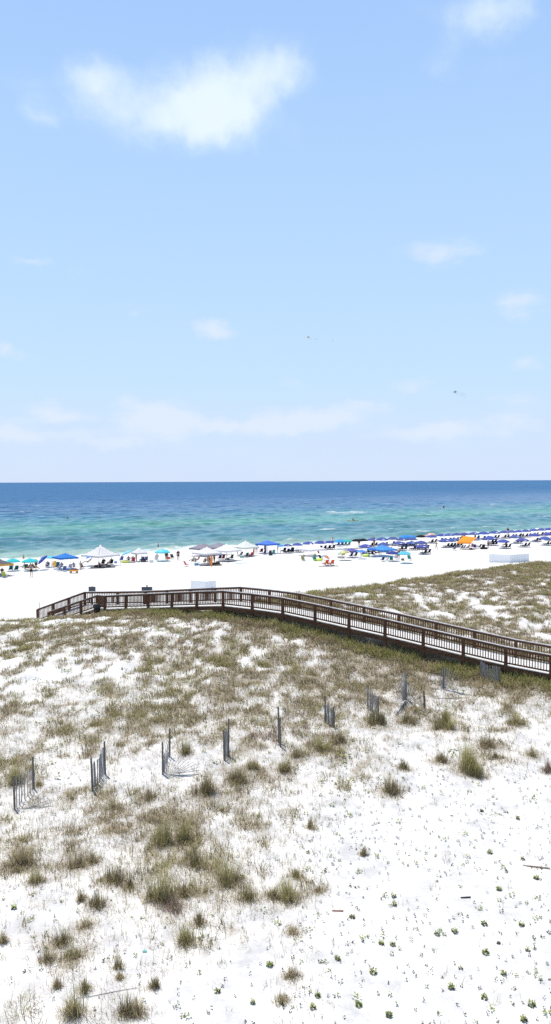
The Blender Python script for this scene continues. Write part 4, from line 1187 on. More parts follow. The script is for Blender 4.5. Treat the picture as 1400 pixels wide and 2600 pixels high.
canopy(680, 1405, 31, 1380, 1371, (.10, .22, .66), 45, 'blue canopy with a pale stripe, right of the off-white canopy', .2, (.75, .75, .75))
canopy(790, 1411, 39, 1396, 1380, (.84, .80, .83), 40, 'white canopy standing in front of the blue umbrella row', .3, (.75, .75, .75))
canopy(971, 1412, 37, 1394, 1383, (.09, .32, .72), 40, 'light blue canopy with splayed white legs amid blue umbrellas', .2, (.8, .8, .8))
canopy(893, 1416, 23, 1400, 1391, (.16, .15, .38), 45, 'low purple canopy beside a yellow panelled umbrella', .1, (.1, .1, .3))
def orange_shade():
    c = at(1183, 1394); k = FPX/(c-CAM).length
    t = thing('sun_shade', 'orange tilted sheet shade propped on poles, right part of the beach', 'sun shade', c, R(-12))
    s = 34/k/2*1.0
    pts = [(-s*1.25, -s*.9, 1.3), (s*.75, -s*.9, 1.3), (s*1.6, s*1.2, 2.05), (-s*.3, s*1.2, 2.35)]
    m = MB(); n = 8; v = []; f = []
    for j in range(n+1):
        for i in range(n+1):
            u, w = i/n, j/n
            q = [pts[0][a]*(1-u)*(1-w)+pts[1][a]*u*(1-w)+pts[2][a]*u*w+pts[3][a]*(1-u)*w for a in range(3)]
            q[2] += .16*math.sin(math.pi*u)*math.sin(math.pi*w); v.append(tuple(q))
    for j in range(n):
        for i in range(n): q = j*(n+1)+i; f.append((q, q+1, q+n+2, q+n+1))
    m.add(v, f); ob('sheet', m.mesh('sheet', fabric((.95, .36, .05), .3), True), t)
    m = MB(); a, b = pts[0], pts[1]; m.add([a, b, (b[0], b[1]-.02, b[2]-.22), (a[0], a[1]-.02, a[2]-.22)], [(0, 1, 2, 3)]); ob('valance', m.mesh('valance', fabric((.92, .30, .03), .3)), t)
    for q in pts: m = MB(); m.tube((q[0], q[1], -.2), q, .02, n=6); ob('leg', m.mesh('leg', metal((.6, .6, .6))), t)
orange_shade()

# --- single umbrellas
umbrella(33, 1421, 35, C_TEAL, 'leftmost teal umbrella, beside the dark canopy with orange valance', 1.5)
umbrella(77, 1421, 38, C_TEAL, 'teal umbrella, second from the left edge, with people beneath', 1.5)
umbrella(109, 1417, 29, (.07, .10, .46), 'blue umbrella tilted steeply sideways with a white logo', 1.6, (-18, -42), logo=True)
umbrella(131, 1412, 26, C_TURQ, 'pale turquoise umbrella peeking out between the tilted and the blue canopy', 1.5)
umbrella(225, 1411, 13, (.12, .30, .72), 'tiny blue umbrella hanging under the left corner of the largest white canopy', 1.7, (10, -20))
umbrella(322, 1401, 28, (.26, .62, .74), 'pale turquoise umbrella tilted left, right of the largest white canopy', 1.5, (-6, -24))
umbrella(413, 1398, 38, (.10, .58, .66), 'bright turquoise umbrella alone near the surf, people under it', 1.55, panels=[None, (.22, .70, .76), (.22, .70, .76), None, None, (.22, .70, .76), None, None])
umbrella(713, 1383, 19, (.07, .30, .68), 'sky blue umbrella at the left end of the waterline row', 1.45)
umbrella(862, 1372, 30, (.05, .34, .68), 'sky blue umbrella next to the green one in the waterline row', 1.5)
umbrella(881, 1371, 26, C_GREEN, 'only green umbrella in the waterline row', 1.5)
umbrella(906, 1370, 27, C_BLACK, 'left one of two adjoining black umbrellas in the waterline row', 1.5)
umbrella(922, 1369, 27, C_BLACK, 'right one of two adjoining black umbrellas in the waterline row', 1.5)
umbrella(1030, 1361, 32, (.03, .28, .72), 'bright blue umbrella rising above the waterline row, left of its twin', 1.7)
umbrella(1045, 1361, 26, (.03, .28, .72), 'bright blue umbrella rising above the waterline row, right of its twin', 1.7)
umbrella(1069, 1360, 26, C_BLACK, 'single black umbrella beside the rainbow one', 1.5)
umbrella(1092, 1356, 27, (.75, .72, .70), 'rainbow panelled umbrella standing above the waterline row', 1.7, (0, -12), panels=[(.8, .2, .1), (.2, .6, .8), (.85, .8, .75), (.25, .6, .75), (.85, .3, .2), None, (.8, .35, .15), (.75, .7, .8)])
umbrella(829, 1410, 22, (.75, .75, .78), 'small striped umbrella with orange and sky panels lying low behind the orange chairs', .75, (10, 28), panels=[(.85, .22, .08), (.2, .55, .75), (.25, .6, .8), None, (.2, .55, .75), (.8, .3, .15), (.85, .2, .08), None])
umbrella(873, 1400, 32, (.72, .66, .25), 'umbrella with yellow, beige and green panels beside the purple canopy', 1.3, (-4, -10), panels=[(.8, .7, .2), (.5, .42, .32), (.6, .75, .5), (.8, .75, .2), (.3, .6, .7), (.78, .72, .2), (.55, .45, .35), (.6, .7, .35)])
umbrella(918, 1397, 26, (.12, .28, .68), 'light blue umbrella wedged between purple and light blue canopies', 1.3)
umbrella(943, 1391, 24, (.07, .20, .60), 'medium blue umbrella behind the left corner of the light blue canopy', 1.4)
umbrella(997, 1401, 33, C_NAVY, 'navy umbrella behind the right leg of the light blue canopy', 1.35)
umbrella(1027, 1402, 34, (.12, .52, .66), 'front turquoise umbrella with a white pole above two small chairs', 1.55)
umbrella(1204, 1366, 24, (.30, .24, .48), 'muted purple umbrella just behind the orange shade', 1.4)
# --- rental rows
ROWS = {
 'waterline': [(731, 1382, 24), (756, 1380, 28), (783, 1377, 30), (814, 1375, 32), (836, 1374, 26), (944, 1368, 26), (970, 1367, 32), (998, 1365, 28), (1022, 1367, 32), (1046, 1366, 30), (1096, 1360, 28),
               (1120, 1357, 26), (1141, 1356, 26), (1160, 1355, 26), (1179, 1354, 26), (1203, 1353, 27), (1228, 1352, 29), (1256, 1350, 30), (1281, 1349, 25), (1300, 1348, 24), (1318, 1347, 24), (1336, 1346, 25), (1355, 1344, 24), (1375, 1343, 24), (1394, 1342, 25)],
 'middle': [(928, 1384, 33), (974, 1380, 33), (1014, 1377, 33), (1046, 1376, 29), (1070, 1375, 30), (1131, 1370, 31), (1148, 1369, 28), (1156, 1368, 26), (1245, 1365, 37), (1309, 1361, 31), (1357, 1357, 29), (1392, 1354, 27)],
 'landward': [(1073, 1385, 34), (1278, 1372, 31), (1327, 1369, 33), (1384, 1365, 31)]}
LROT = SEA
for row, lst in ROWS.items():
    for i, (px, py, w) in enumerate(lst):
        o = ORD[i+1]
        c = tuple(a*b for a, b in zip(C_BLUE, (random.uniform(.9, 1.15), random.uniform(.9, 1.2), random.uniform(.95, 1.2))))
        t, p = umbrella(px, py, w, c, f'blue rental umbrella, {o} from the left in the {row} row', 1.42 if row == 'waterline' else 1.36, group='blue rental umbrellas', logo=(i % 3 != 1))
        for s in (-1, 1):
            ca, sa = math.cos(R(SEA)), math.sin(R(SEA))
            ox, oy = s*.48+.1, -.15
            off = .55 if row != 'waterline' else .2
            q = V3(p.x+ca*ox-sa*oy+off, p.y+sa*ox+ca*oy, 0); q.z = gz(q.x, q.y)
            side = 'left' if s < 0 else 'right'
            lounge(q, SEA+random.uniform(-5, 5), f'dark lounge chair, {side} of the pair under the {o} {row} row umbrella', group='dark rental lounge chairs in pairs')
# other lounge pairs in the open
for i, (px, py, a, c) in enumerate([(738, 1402, 'two dark loungers left of the white canopy before the umbrellas', 0)]): pass
LG = [(722, 1402, 'dark open lounge chair left of the white canopy, before the blue umbrellas', (.012, .014, .03)), (741, 1401, 'dark open lounge chair beside the white canopy\'s left edge', (.012, .014, .03)),
      (859, 1387, 'navy lounge chair, left one under the sky blue umbrella', (.03, .06, .22)), (868, 1387, 'navy lounge chair, right one under the sky blue umbrella', (.03, .06, .22)),
      (877, 1386, 'teal lounge chair, left one under the green umbrella', (.03, .22, .25)), (886, 1386, 'teal lounge chair, right one under the green umbrella', (.03, .22, .25)),
      (829, 1435, 'orange-red lounge chair, left one of the isolated pair', (.72, .13, .05)), (843, 1435, 'orange-red lounge chair, right one of the isolated pair', (.72, .13, .05)),
      (1249, 1380, 'dark lounge chair, left one of an open pair below the middle row', (.012, .014, .03)), (1257, 1380, 'dark lounge chair, right one of an open pair below the middle row', (.012, .014, .03)),
      (362, 1426, 'striped blue lounge chair, left one beside the smallest white canopy', (.10, .12, .25)), (371, 1426, 'striped blue lounge chair, right one beside the smallest white canopy', (.10, .12, .25))]
for (px, py, lab, c) in LG: lounge(at(px, py), SEA-6, lab, c)
# beach chairs
BC = [(12, 1466, -20, 'yellow-green beach chair under the dark grey canopy', (.45, .52, .08)), (28, 1450, 20, 'teal beach chair, left one under the leftmost teal umbrella', (.02, .20, .22)),
      (42, 1450, 25, 'dark teal beach chair, right one under the leftmost teal umbrella', (.015, .10, .11)), (67, 1446, 10, 'dark green beach chair under the second teal umbrella', (.012, .10, .09)),
      (121, 1442, 30, 'grey beach chair beside the tilted blue umbrella', (.12, .13, .16)), (147, 1440, 15, 'steel blue beach chair beneath the medium blue canopy', (.04, .16, .28)),
      (150, 1450, 60, 'pale blue beach chair in front of the medium blue canopy', (.18, .36, .50)), (164, 1451, 20, 'violet-blue beach chair beside the canopy pole of the medium blue canopy', (.12, .13, .34)),
      (178, 1446, 25, 'pale lilac beach chair right of the medium blue canopy pole', (.42, .44, .62)), (209, 1444, -30, 'dark green beach chair beside the largest white canopy\'s left leg', (.02, .09, .10)),
      (262, 1434, 20, 'black beach chair, left one below the largest white canopy', (.015, .015, .018)), (283, 1434, 25, 'black beach chair, right one below the largest white canopy', (.02, .02, .022)),
      (309, 1425, 20, 'blue and white beach chair under the tilted turquoise umbrella', (.10, .14, .40)), (339, 1428, 15, 'crimson beach chair left of the smallest white canopy', (.45, .03, .08)),
      (398, 1422, 30, 'white beach chair under the bright turquoise umbrella', (.60, .60, .72)), (438, 1419, -25, 'navy striped beach chair right of the bright turquoise umbrella', (.05, .06, .12)),
      (473, 1438, -60, 'small red beach chair standing alone on the open sand', (.65, .08, .08)), (558, 1421, 25, 'navy beach chair between the two front white canopies', (.03, .05, .16)),
      (567, 1421, 20, 'dark red beach chair between the two front white canopies', (.35, .03, .06)), (588, 1420, 30, 'black beach chair beneath the front right white canopy', (.02, .02, .025)),
      (612, 1413, 30, 'charcoal beach chair, left one under the off-white canopy', (.03, .03, .035)), (627, 1415, 25, 'slate beach chair, middle one under the off-white canopy', (.04, .05, .07)),
      (639, 1414, 20, 'red beach chair, right one under the off-white canopy', (.42, .05, .05)), (664, 1404, 10, 'dark red beach chair under the blue canopy\'s left corner', (.32, .03, .07)),
      (672, 1408, 25, 'navy beach chair under the blue canopy', (.03, .04, .09)), (686, 1409, 5, 'grey beach chair in front of the blue canopy', (.13, .12, .15)),
      (695, 1407, 5, 'mint green beach chair in front of the blue canopy', (.15, .42, .36)), (770, 1424, -35, 'olive beach chair left of the teal one on the open sand', (.32, .34, .15)),
      (799, 1424, -10, 'teal beach chair with a lime ring at its feet', (.04, .30, .28)), (815, 1421, -60, 'dark beach chair below the small striped umbrella', (.05, .05, .07)),
      (892, 1415, 25, 'dark beach chair, left one beneath the purple canopy', (.02, .02, .03)), (903, 1414, 25, 'dark beach chair, right one beneath the purple canopy', (.025, .025, .05)),
      (922, 1411, 10, 'royal blue beach chair left of the light blue canopy', (.05, .12, .45)), (948, 1411, -60, 'black beach chair beneath the light blue canopy', (.02, .02, .025)),
      (972, 1425, 15, 'navy beach chair left of the front turquoise umbrella', (.035, .05, .16)), (994, 1425, -20, 'teal beach chair in front of the navy umbrella', (.03, .26, .25)),
      (985, 1424, 60, 'sky blue beach chair beside the teal chair before the navy umbrella', (.12, .35, .60)), (1006, 1420, 5, 'white beach chair between navy and turquoise umbrellas', (.62, .62, .70)),
      (1040, 1422, -40, 'turquoise beach chair right of the front turquoise umbrella', (.05, .32, .30)), (1172, 1395, 30, 'dark beach chair, left one below the orange shade', (.03, .03, .04)),
      (1178, 1395, 30, 'steel blue beach chair, middle one below the orange shade', (.10, .22, .42)), (1206, 1393, -30, 'royal blue beach chair at the right end of the orange shade', (.05, .12, .42)),
      (1145, 1389, 60, 'navy beach chair with pale stripes left of the orange shade', (.05, .07, .16)), (1154, 1397, 20, 'striped navy beach chair nearest the dune left of the orange shade', (.10, .12, .22)),
      (1218, 1392, 30, 'black beach chair right of the orange shade', (.012, .012, .014)), (1228, 1393, -20, 'black beach chair beside the dark bag pile right of the orange shade', (.015, .015, .016)),
      (1062, 1393, 30, 'dark beach chair, left one under the first landward row umbrella', (.02, .02, .03)), (1080, 1393, 10, 'dark beach chair, right one under the first landward row umbrella', (.02, .02, .03))]
for (px, py, a, lab, c) in BC: bchair(px, py, SEA+a-20, lab, c, .92)
# people
def P(*a, **k): return person(*a, **k)
RED = (.50, .05, .06); NAVY = (.03, .04, .10); BLK = (.015, .015, .018); WHT = (.72, .72, .72); GRY = (.25, .24, .25); LBL = (.35, .55, .75); ORG = (.75, .22, .05); PNK = (.65, .35, .38); TAN = (.45, .36, .26)
P(80, 1465, 'standing', 20, 'person in grey top and dark shorts standing on the open sand, far left', 0, 1, GRY, BLK, scale=1.03)
P(92, 1447, 'standing', 40, 'person in dark clothes standing right of the second teal umbrella', 1, 2, (.10, .08, .06), BLK)
P(6, 1459, 'sitting', 20, 'long-haired person sitting under the dark grey canopy', 1, 0, (.12, .08, .07), BLK)
P(75, 1447, 'sitting', 60, 'person sitting under the second teal umbrella', 0, 0, (.25, .10, .08), BLK)
P(60, 1442, 'sitting_low', 100, 'pale person sitting on sand left of the dark green chair', 3, 1, PNK, WHT)
P(87, 1447, 'sitting', -40, 'person in dark red sitting at the right under the second teal umbrella', 0, 0, (.18, .06, .05), BLK)
P(121, 1441, 'sitting', 30, 'person with dark hair in the grey chair beside the tilted umbrella', 0, 2, GRY, NAVY, z=.03)
P(140, 1445, 'sitting', -30, 'person in black sitting behind the orange disc', 1, 2, BLK, PNK)
P(157, 1444, 'sitting', 20, 'dark-haired person sitting at the pole of the medium blue canopy', 1, 2, (.25, .40, .55), NAVY)
P(188, 1444, 'sitting', 10, 'person with dark hair sitting behind the orange wagon', 0, 2, (.55, .55, .65), TAN)
P(205, 1447, 'standing', -50, 'person in white bending at the left leg of the largest white canopy', 0, 2, WHT, (.55, .30, .25), scale=.8)
P(224, 1432, 'reclining', 120, 'person reclining near the surf under the largest white canopy', 0, 0, (.4, .4, .6), BLK)
P(264, 1434, 'sitting', 20, 'person in black in the left chair under the largest white canopy', 1, 2, BLK, BLK, z=.03)
P(283, 1433, 'sitting', 25, 'person in black in the right chair under the largest white canopy', 0, 2, BLK, GRY, z=.03)
P(254, 1440, 'sitting_low', -20, 'person in red and grey sitting at the front of the largest white canopy', 0, 0, (.45, .15, .15), GRY)
P(269, 1440, 'reclining', 70, 'person in grey stretched out at the front of the largest white canopy', 0, 2, GRY, BLK)
P(327, 1427, 'sitting', 10, 'dark-haired person sitting left of the crimson chair', 1, 2, (.5, .5, .55), NAVY)
P(338, 1427, 'sitting', 15, 'person in the crimson chair beside the smallest white canopy', 1, 2, (.3, .03, .06), BLK, z=.03)
P(347, 1426, 'standing', 80, 'person in a red swimsuit standing at the smallest white canopy', 0, 1, None, None, RED)
P(422, 1422, 'standing', 60, 'person in black standing below the bright turquoise umbrella', 1, 2, BLK, BLK)
P(425, 1421, 'standing', -60, 'second person in dark clothes beside the bright turquoise umbrella pole', 2, 2, NAVY, BLK)
P(398, 1421, 'sitting', 25, 'person in white in the chair under the bright turquoise umbrella', 0, 1, WHT, WHT, z=.03)
P(453, 1424, 'standing', 5, 'slim person in a dark wetsuit standing alone by the surf', 1, 2, BLK, BLK, scale=1.05)
P(497, 1434, 'standing', 30, 'child with a blue tub near the front left white canopy', 0, 3, (.15, .45, .55), (.08, .30, .45), scale=.68)
P(503, 1427, 'sitting', 70, 'dark-haired person in red sitting left of the front left white canopy', 0, 2, (.45, .12, .10), PNK)
P(491, 1425, 'sitting_low', 70, 'person in pale blue sitting on the sand left of the white cluster', 0, 2, (.25, .50, .55), BLK)
P(529, 1436, 'standing', 40, 'bare-shouldered person standing left of the orange board', 0, 0, None, (.35, .25, .2), scale=.98)
P(533, 1433, 'arms_raised', -70, 'person with raised arms behind the orange board', 0, 1, (.6, .55, .5), BLK)
P(545, 1431, 'standing', 130, 'person in black shorts standing right of the orange board', 1, 2, (.10, .12, .06), BLK)
P(521, 1432, 'sitting', 20, 'person sitting in the shade of the front left white canopy', 0, 2, (.1, .1, .1), GRY)
P(604, 1409, 'standing', 60, 'person in yellow standing between the front right and off-white canopies', 0, 2, (.65, .68, .12), BLK, scale=.9)
P(652, 1405, 'standing', 20, 'person in black standing behind the red chair of the off-white canopy', 0, 2, BLK, PNK)
P(645, 1411, 'standing', 60, 'pink-skinned person standing beside the red chair of the off-white canopy', 3, 1, PNK, RED, scale=.85)
P(674, 1406, 'standing', -30, 'person in a patterned top standing below the blue canopy', 0, 0, (.4, .3, .3), NAVY)
P(706, 1404, 'standing', 90, 'person in white top and dark trousers right of the blue canopy', 0, 2, WHT, BLK)
P(845, 1389, 'arms_raised', 20, 'tall person in white top and black shorts at the waterline umbrellas', 0, 2, WHT, BLK, scale=1.15)
P(912, 1388, 'standing', 20, 'person in black standing under the left black umbrella', 2, 2, BLK, BLK)
P(770, 1422, 'reclining', 10, 'person in the olive chair with legs stretched out', 1, 0, (.35, .35, .2), GRY, z=.03)
P(799, 1421, 'sitting', 15, 'dark-haired person in the teal chair on the open sand', 1, 2, (.04, .25, .22), BLK, z=.05)
P(809, 1405, 'sitting_low', -20, 'small person in red sitting behind the small striped umbrella', 0, 2, RED, RED, scale=.7)
P(874, 1413, 'sitting', 20, 'dark-haired person in dark red under the yellow panelled umbrella', 1, 2, (.22, .06, .07), BLK)
P(949, 1385, 'arms_raised', 10, 'person in a black top and orange shorts standing among the middle row', 0, 0, BLK, ORG, scale=1.05)
P(952, 1384, 'standing', 60, 'person in black close behind the one with orange shorts', 1, 2, BLK, BLK, scale=.85)
P(962, 1407, 'sitting', -40, 'person in red sitting under the light blue canopy', 0, 2, RED, BLK)
P(955, 1409, 'reclining', -50, 'person in black reclining under the light blue canopy', 1, 2, BLK, GRY)
P(1013, 1421, 'standing', 150, 'person in black standing between white chair and turquoise umbrella', 1, 2, BLK, BLK, scale=.95)
P(1108, 1395, 'walking', -110, 'person in pink swimwear walking across the open sand', 0, 0, None, None, PNK)
P(1069, 1396, 'sitting', 20, 'person in dark clothes sitting under the first landward row umbrella', 0, 0, (.2, .15, .13), BLK)
P(1084, 1397, 'standing', 60, 'person in brown standing right under the first landward row umbrella', 0, 0, (.12, .09, .08), BLK, scale=.85)
P(1190, 1395, 'sitting', 20, 'person in a white top and blue shorts below the orange shade', 0, 1, (.7, .65, .62), (.12, .25, .5))
P(1200, 1392, 'sitting', -10, 'person in red sitting below the right side of the orange shade', 0, 0, (.5, .12, .08), NAVY)
P(1240, 1393, 'standing', -60, 'person in a long pale blue shirt standing right of the orange shade', 0, 2, (.50, .66, .85), BLK, hat=(.6, .7, .85))
P(1290, 1362, 'standing', 0, 'person in black with reddish hair standing at the waterline row', 0, 1, BLK, BLK, scale=1.25)
P(1322, 1364, 'sitting', 10, 'person in rusty orange sitting between the right-hand umbrellas', 0, 0, (.5, .22, .08), BLK)
P(1173, 1369, 'sitting', 30, 'person in dark clothes sitting behind the orange shade', 0, 2, (.1, .07, .08), BLK)
P(1180, 1368, 'sitting', -30, 'person in dark red sitting behind the orange shade', 1, 2, (.25, .06, .06), BLK)
P(1207, 1368, 'standing', 20, 'person in red top standing behind the orange shade', 0, 2, (.4, .06, .06), BLK, scale=.8)
P(1284, 1388, 'sitting', 25, 'person in black sitting in the shade of the second landward umbrella', 1, 2, BLK, BLK, z=.02)
P(1378, 1362, 'reclining', 40, 'person reclining between the two rightmost middle row umbrellas', 1, 2, (.12, .1, .1), BLK)

# ------------------------------------------------------------------ things lying about
def orange_disc():
    p = at(139, 1446); m = MB(); m.lathe([(0, .07), (.42, .06), (.47, 0), (.42, -.06), (0, -.07)], 20, sx=.62)
    t = thing('float_disc', 'upright orange-yellow oval float beside the medium blue canopy', 'float', p, R(10))
    ob('disc', m.mesh('disc', plastic((.95, .55, .10)), True), t, V3(0, 0, .85), (R(80), R(8), 0), scale=(.95, 1.05, .8))
    m = MB(); m.tube((0, 0, 0), (0, .02, .35), .02, n=6); ob('stake', m.mesh('stake', metal((.5, .5, .5))), t)
orange_disc()
def wagon():
    p = at(188, 1455); t = thing('beach_wagon', 'orange beach wagon with small wheels loaded with gear', 'wagon', p, R(8))
    m = MB(); w, l, h = .32, .58, .20
    v = [(-l, -w, .28), (l, -w, .28), (l, w, .28), (-l, w, .28), (-l*1.06, -w*1.06, .28+h), (l*1.06, -w*1.06, .28+h), (l*1.06, w*1.06, .28+h), (-l*1.06, w*1.06, .28+h)]
    m.add(v, [(0, 3, 2, 1), (0, 1, 5, 4), (1, 2, 6, 5), (2, 3, 7, 6), (3, 0, 4, 7)]); ob('tub', m.mesh('tub', fabric((.85, .42, .10), .05)), t)
    for sx in (-1, 1):
        for sy in (-1, 1):
            m = MB(); m.tube((sx*.42, sy*.30, .13), (sx*.42, sy*.38, .13), .13, n=14); wh = ob('wheel', m.mesh('wheel', plastic((.10, .09, .08))), t)
            m = MB(); m.tube((sx*.42, sy*.381, .13), (sx*.42, sy*.395, .13), .06, n=10); ob('hub', m.mesh('hub', plastic((.7, .45, .15))), wh)
    m = MB(); m.tube((.6, 0, .3), (1.1, 0, .75), .015, n=6); m.tube((1.1, -.12, .75), (1.1, .12, .75), .018, n=6); ob('handle', m.mesh('handle', metal((.1, .1, .1))), t)
    m = MB(); m.box((-.25, 0, .47), (.22, .2, .10)); m.box((.22, .05, .46), (.18, .2, .12)); ob('load', m.mesh('load', cloth((.22, .10, .08))), t)
wagon()
def board(px, py, h, w, c, rz, label):
    p = at(px, py); m = MB(); n = 14; v = []; f = []
    for i in range(n+1):
        t = i/n; ww = w/2*math.sin(math.pi*min(max(t, .02), .98))**.5; z = t*h
        v += [(-ww, -.03, z), (ww, -.03, z), (ww*.9, .03, z), (-ww*.9, .03, z)]
    for i in range(n):
        o = i*4
        for k in range(4): f.append((o+k, o+(k+1) % 4, o+4+(k+1) % 4, o+4+k))
    m.add(v, f); t = thing('surfboard', label, 'surfboard', p, R(rz))
    ob('deck', m.mesh('deck', plastic(c), True), t, V3(0, 0, .02), (R(-6), R(3), 0)); m = MB(); m.bar((0, .05, .15), (0, .16, .06), .02, .10); ob('fin', m.mesh('fin', plastic((.2, .2, .2))), t)
board(537, 1439, 1.65, .34, (.88, .25, .05), 10, 'bright orange bodyboard standing upright in front of the left white canopy')
board(1216, 1371, 1.1, .5, (.12, .50, .75), 0, 'sky blue board upright behind the orange shade')
def ring(px, py, c, label):
    p = at(px, py); m = MB(); v = []; f = []; A, B = 20, 10
    for i in range(A):
        for j in range(B):
            a = 6.2832*i/A; b = 6.2832*j/B; r = .48+.19*math.cos(b); v.append((r*math.cos(a), r*math.sin(a), .19+.19*math.sin(b)))
    for i in range(A):
        for j in range(B): f.append((i*B+j, ((i+1) % A)*B+j, ((i+1) % A)*B+(j+1) % B, i*B+(j+1) % B))
    m.add(v, f); tag(ob('swim_ring', m.mesh('swim_ring', plastic(c), True), None, p), label, 'swim ring')
ring(809, 1424, (.62, .80, .10), 'lime green swim ring beside the teal chair')
ring(930, 1413, (.66, .85, .15), 'lime green swim ring left of the light blue canopy')
ring(319, 1429, (.60, .62, .15), 'yellow-green ring on the sand under the tilted turquoise umbrella')
def bag(px, py, c, s, label):
    p = at(px, py); t = thing('beach_bag', label, 'bag', p, random.uniform(0, 3))
    m = MB(); m.lathe([(0, 0), (.20, 0), (.25, .08), (.24, .26), (.19, .34), (.16, .33), (.0, .28)], 12, sx=s*1.3, sy=s*.8)
    ob('sack', m.mesh('sack', cloth(c), True), t)
    m = MB(); q = [(-.14*s, 0, .32), (-.10*s, 0, .50*s+.1), (.10*s, 0, .50*s+.1), (.14*s, 0, .32)]
    for a, b in zip(q[:-1], q[1:]): m.tube(a, b, .012, n=5)
    ob('handle', m.mesh('handle', cloth(tuple(x*.6 for x in c))), t)
for a in [(429, 1419, (.65, .13, .04), 1.3, 'bright red bag beside the bright turquoise umbrella'), (294, 1430, (.18, .30, .60), 1.0, 'blue bag at the right leg of the largest white canopy'),
          (247, 1441, (.06, .055, .05), 1.5, 'dark bag at the front leg of the largest white canopy'), (262, 1442, (.10, .09, .09), 1.4, 'charcoal bag right of the front leg of the largest white canopy'),
          (276, 1440, (.16, .15, .16), 1.4, 'grey bag below the right black chair'), (322, 1428, (.05, .05, .05), 1.1, 'black bag beside the yellow-green ring'),
          (365, 1427, (.08, .07, .08), 1.3, 'dark bag at the foot of the striped loungers'), (541, 1434, (.08, .07, .05), 1.3, 'dark brown bag behind the orange bodyboard'),
          (553, 1433, (.12, .10, .06), 1.3, 'olive-brown bag at the right front of the left white canopy'), (578, 1422, (.15, .14, .15), 1.3, 'grey bag in the shade of the front right white canopy'),
          (590, 1417, (.08, .10, .20), 1.1, 'navy bag beside the black chair of the front right white canopy'), (635, 1413, (.04, .05, .04), 1.2, 'blackish bag between the chairs of the off-white canopy'),
          (688, 1410, (.04, .04, .05), 1.2, 'black bag at the feet of the grey chair before the blue canopy'), (1023, 1423, (.20, .16, .13), .9, 'small brown bag beside the white pole of the turquoise umbrella'),
          (1224, 1394, (.02, .02, .022), 1.6, 'large black bag, left one of the dark pile by the orange shade'), (1232, 1394, (.03, .03, .03), 1.5, 'large black bag, right one of the dark pile by the orange shade'),
          (866, 1417, (.42, .41, .40), 2.2, 'pale grey heap of towels below the yellow panelled umbrella'), (1196, 1396, (.04, .04, .06), 1.1, 'dark bag below the orange shade')]: bag(*a)
def cooler(px, py, c, label):
    p = at(px, py); t = thing('cooler', label, 'cooler', p, random.uniform(-.4, .4))
    m = MB(); m.box((0, 0, .18), (.28, .18, .18)); ob('chest', m.mesh('chest', plastic(c)), t); m = MB(); m.box((0, 0, .395), (.29, .19, .03)); ob('lid', m.mesh('lid', plastic((.8, .8, .8))), t)
cooler(499, 1436, (.05, .30, .50), 'blue tub cooler at the feet of the child'); cooler(385, 1428, (.7, .7, .68), 'small white cooler right of the striped loungers'); cooler(615, 1416, (.2, .45, .35), 'green cooler under the off-white canopy')
cooler(174, 1449, (.10, .25, .50), 'blue cooler under the medium blue canopy')
def towel(px, py, c, l, w, rz, label):  # towels, plus flat patches that darken the sand
    p = at(px, py); m = MB(); v = []; f = []; n = 6
    for j in range(n+1):
        for i in range(n+1):
            x = (i/n-.5)*l; y = (j/n-.5)*w; a = R(rz); X = x*math.cos(a)-y*math.sin(a); Y = x*math.sin(a)+y*math.cos(a)
            v.append((X, Y, gz(p.x+X, p.y+Y)-p.z+.035+random.uniform(0, .02)))
    for j in range(n):
        for i in range(n): q = j*(n+1)+i; f.append((q, q+1, q+n+2, q+n+1))
    m.add(v, f); tag(ob('towel_or_patch', m.mesh('towel_or_patch', cloth(c)), None, p), label, 'towel')
towel(835, 1438, (.06, .06, .065), 3.0, .55, 4, 'long dark strip of painted shadow on the sand before the orange-red loungers')  # dark patch laid where the lounger pair's shadow falls
towel(575, 1426, (.16, .15, .17), 3.2, 1.3, 10, 'grey flat patch on the sand before the front right white canopy')  # flat grey patch on the sand
towel(612, 1430, (.45, .72, .78), 2.2, .7, 8, 'pale turquoise towel on open sand below the off-white canopy')
towel(535, 1436, (.13, .12, .11), 3.4, 1.4, 10, 'dark flat patch under the front left white canopy')  # flat dark patch on the sand
towel(262, 1441, (.12, .115, .11), 3.6, 1.5, 12, 'dark painted shadow patch under the largest white canopy')  # dark patch painting the shade cast below this canopy

# ------------------------------------------------------------------ on the water and in the air
def kayak():
    p = sea_at(897, 1324)+V3(0, 0, .10); t = thing('kayak', 'yellow kayak floating offshore right of the breaking crest', 'kayak', p, R(-12))
    m = MB(); n = 14; v = []; f = []
    for i in range(n+1):
        u = i/n*2-1; w = .36*(1-u*u)**.6+.01; z = .28+.16*u*u*u*u
        v += [(u*1.9, -w, z), (u*1.9, 0, -.12+.3*u**4), (u*1.9, w, z), (u*1.9, 0, z+.05)]
    for i in range(n):
        o = i*4
        for k in range(4): f.append((o+k, o+(k+1) % 4, o+4+(k+1) % 4, o+4+k))
    m.add(v, f); ob('hull', m.mesh('hull', plastic((.72, .62, .28)), True), t)
    m = MB(); m.lathe([(.30, .33), (.33, .37), (.30, .38)], 16, sx=1.5); ob('cockpit_rim', m.mesh('cockpit_rim', plastic((.1, .1, .1)), True), t)
    person(0, 0, 'paddling', 250, 'person in dark shirt paddling the yellow kayak', 1, 2, NAVY, BLK, loc=p+V3(0, 0, .12), scale=1.1)
    t2 = thing('paddle', 'long paddle held across the yellow kayak', 'paddle', p+V3(0, 0, .75), R(-40))
    m = MB(); m.tube((-1.1, 0, -.2), (1.1, 0, .2), .018, n=6); ob('shaft', m.mesh('shaft', metal((.1, .1, .1))), t2)
    for s in (-1, 1): m = MB(); m.box((s*1.2, 0, s*.22), (.2, .015, .08)); ob('blade', m.mesh('blade', plastic((.8, .8, .75))), t2)
kayak()
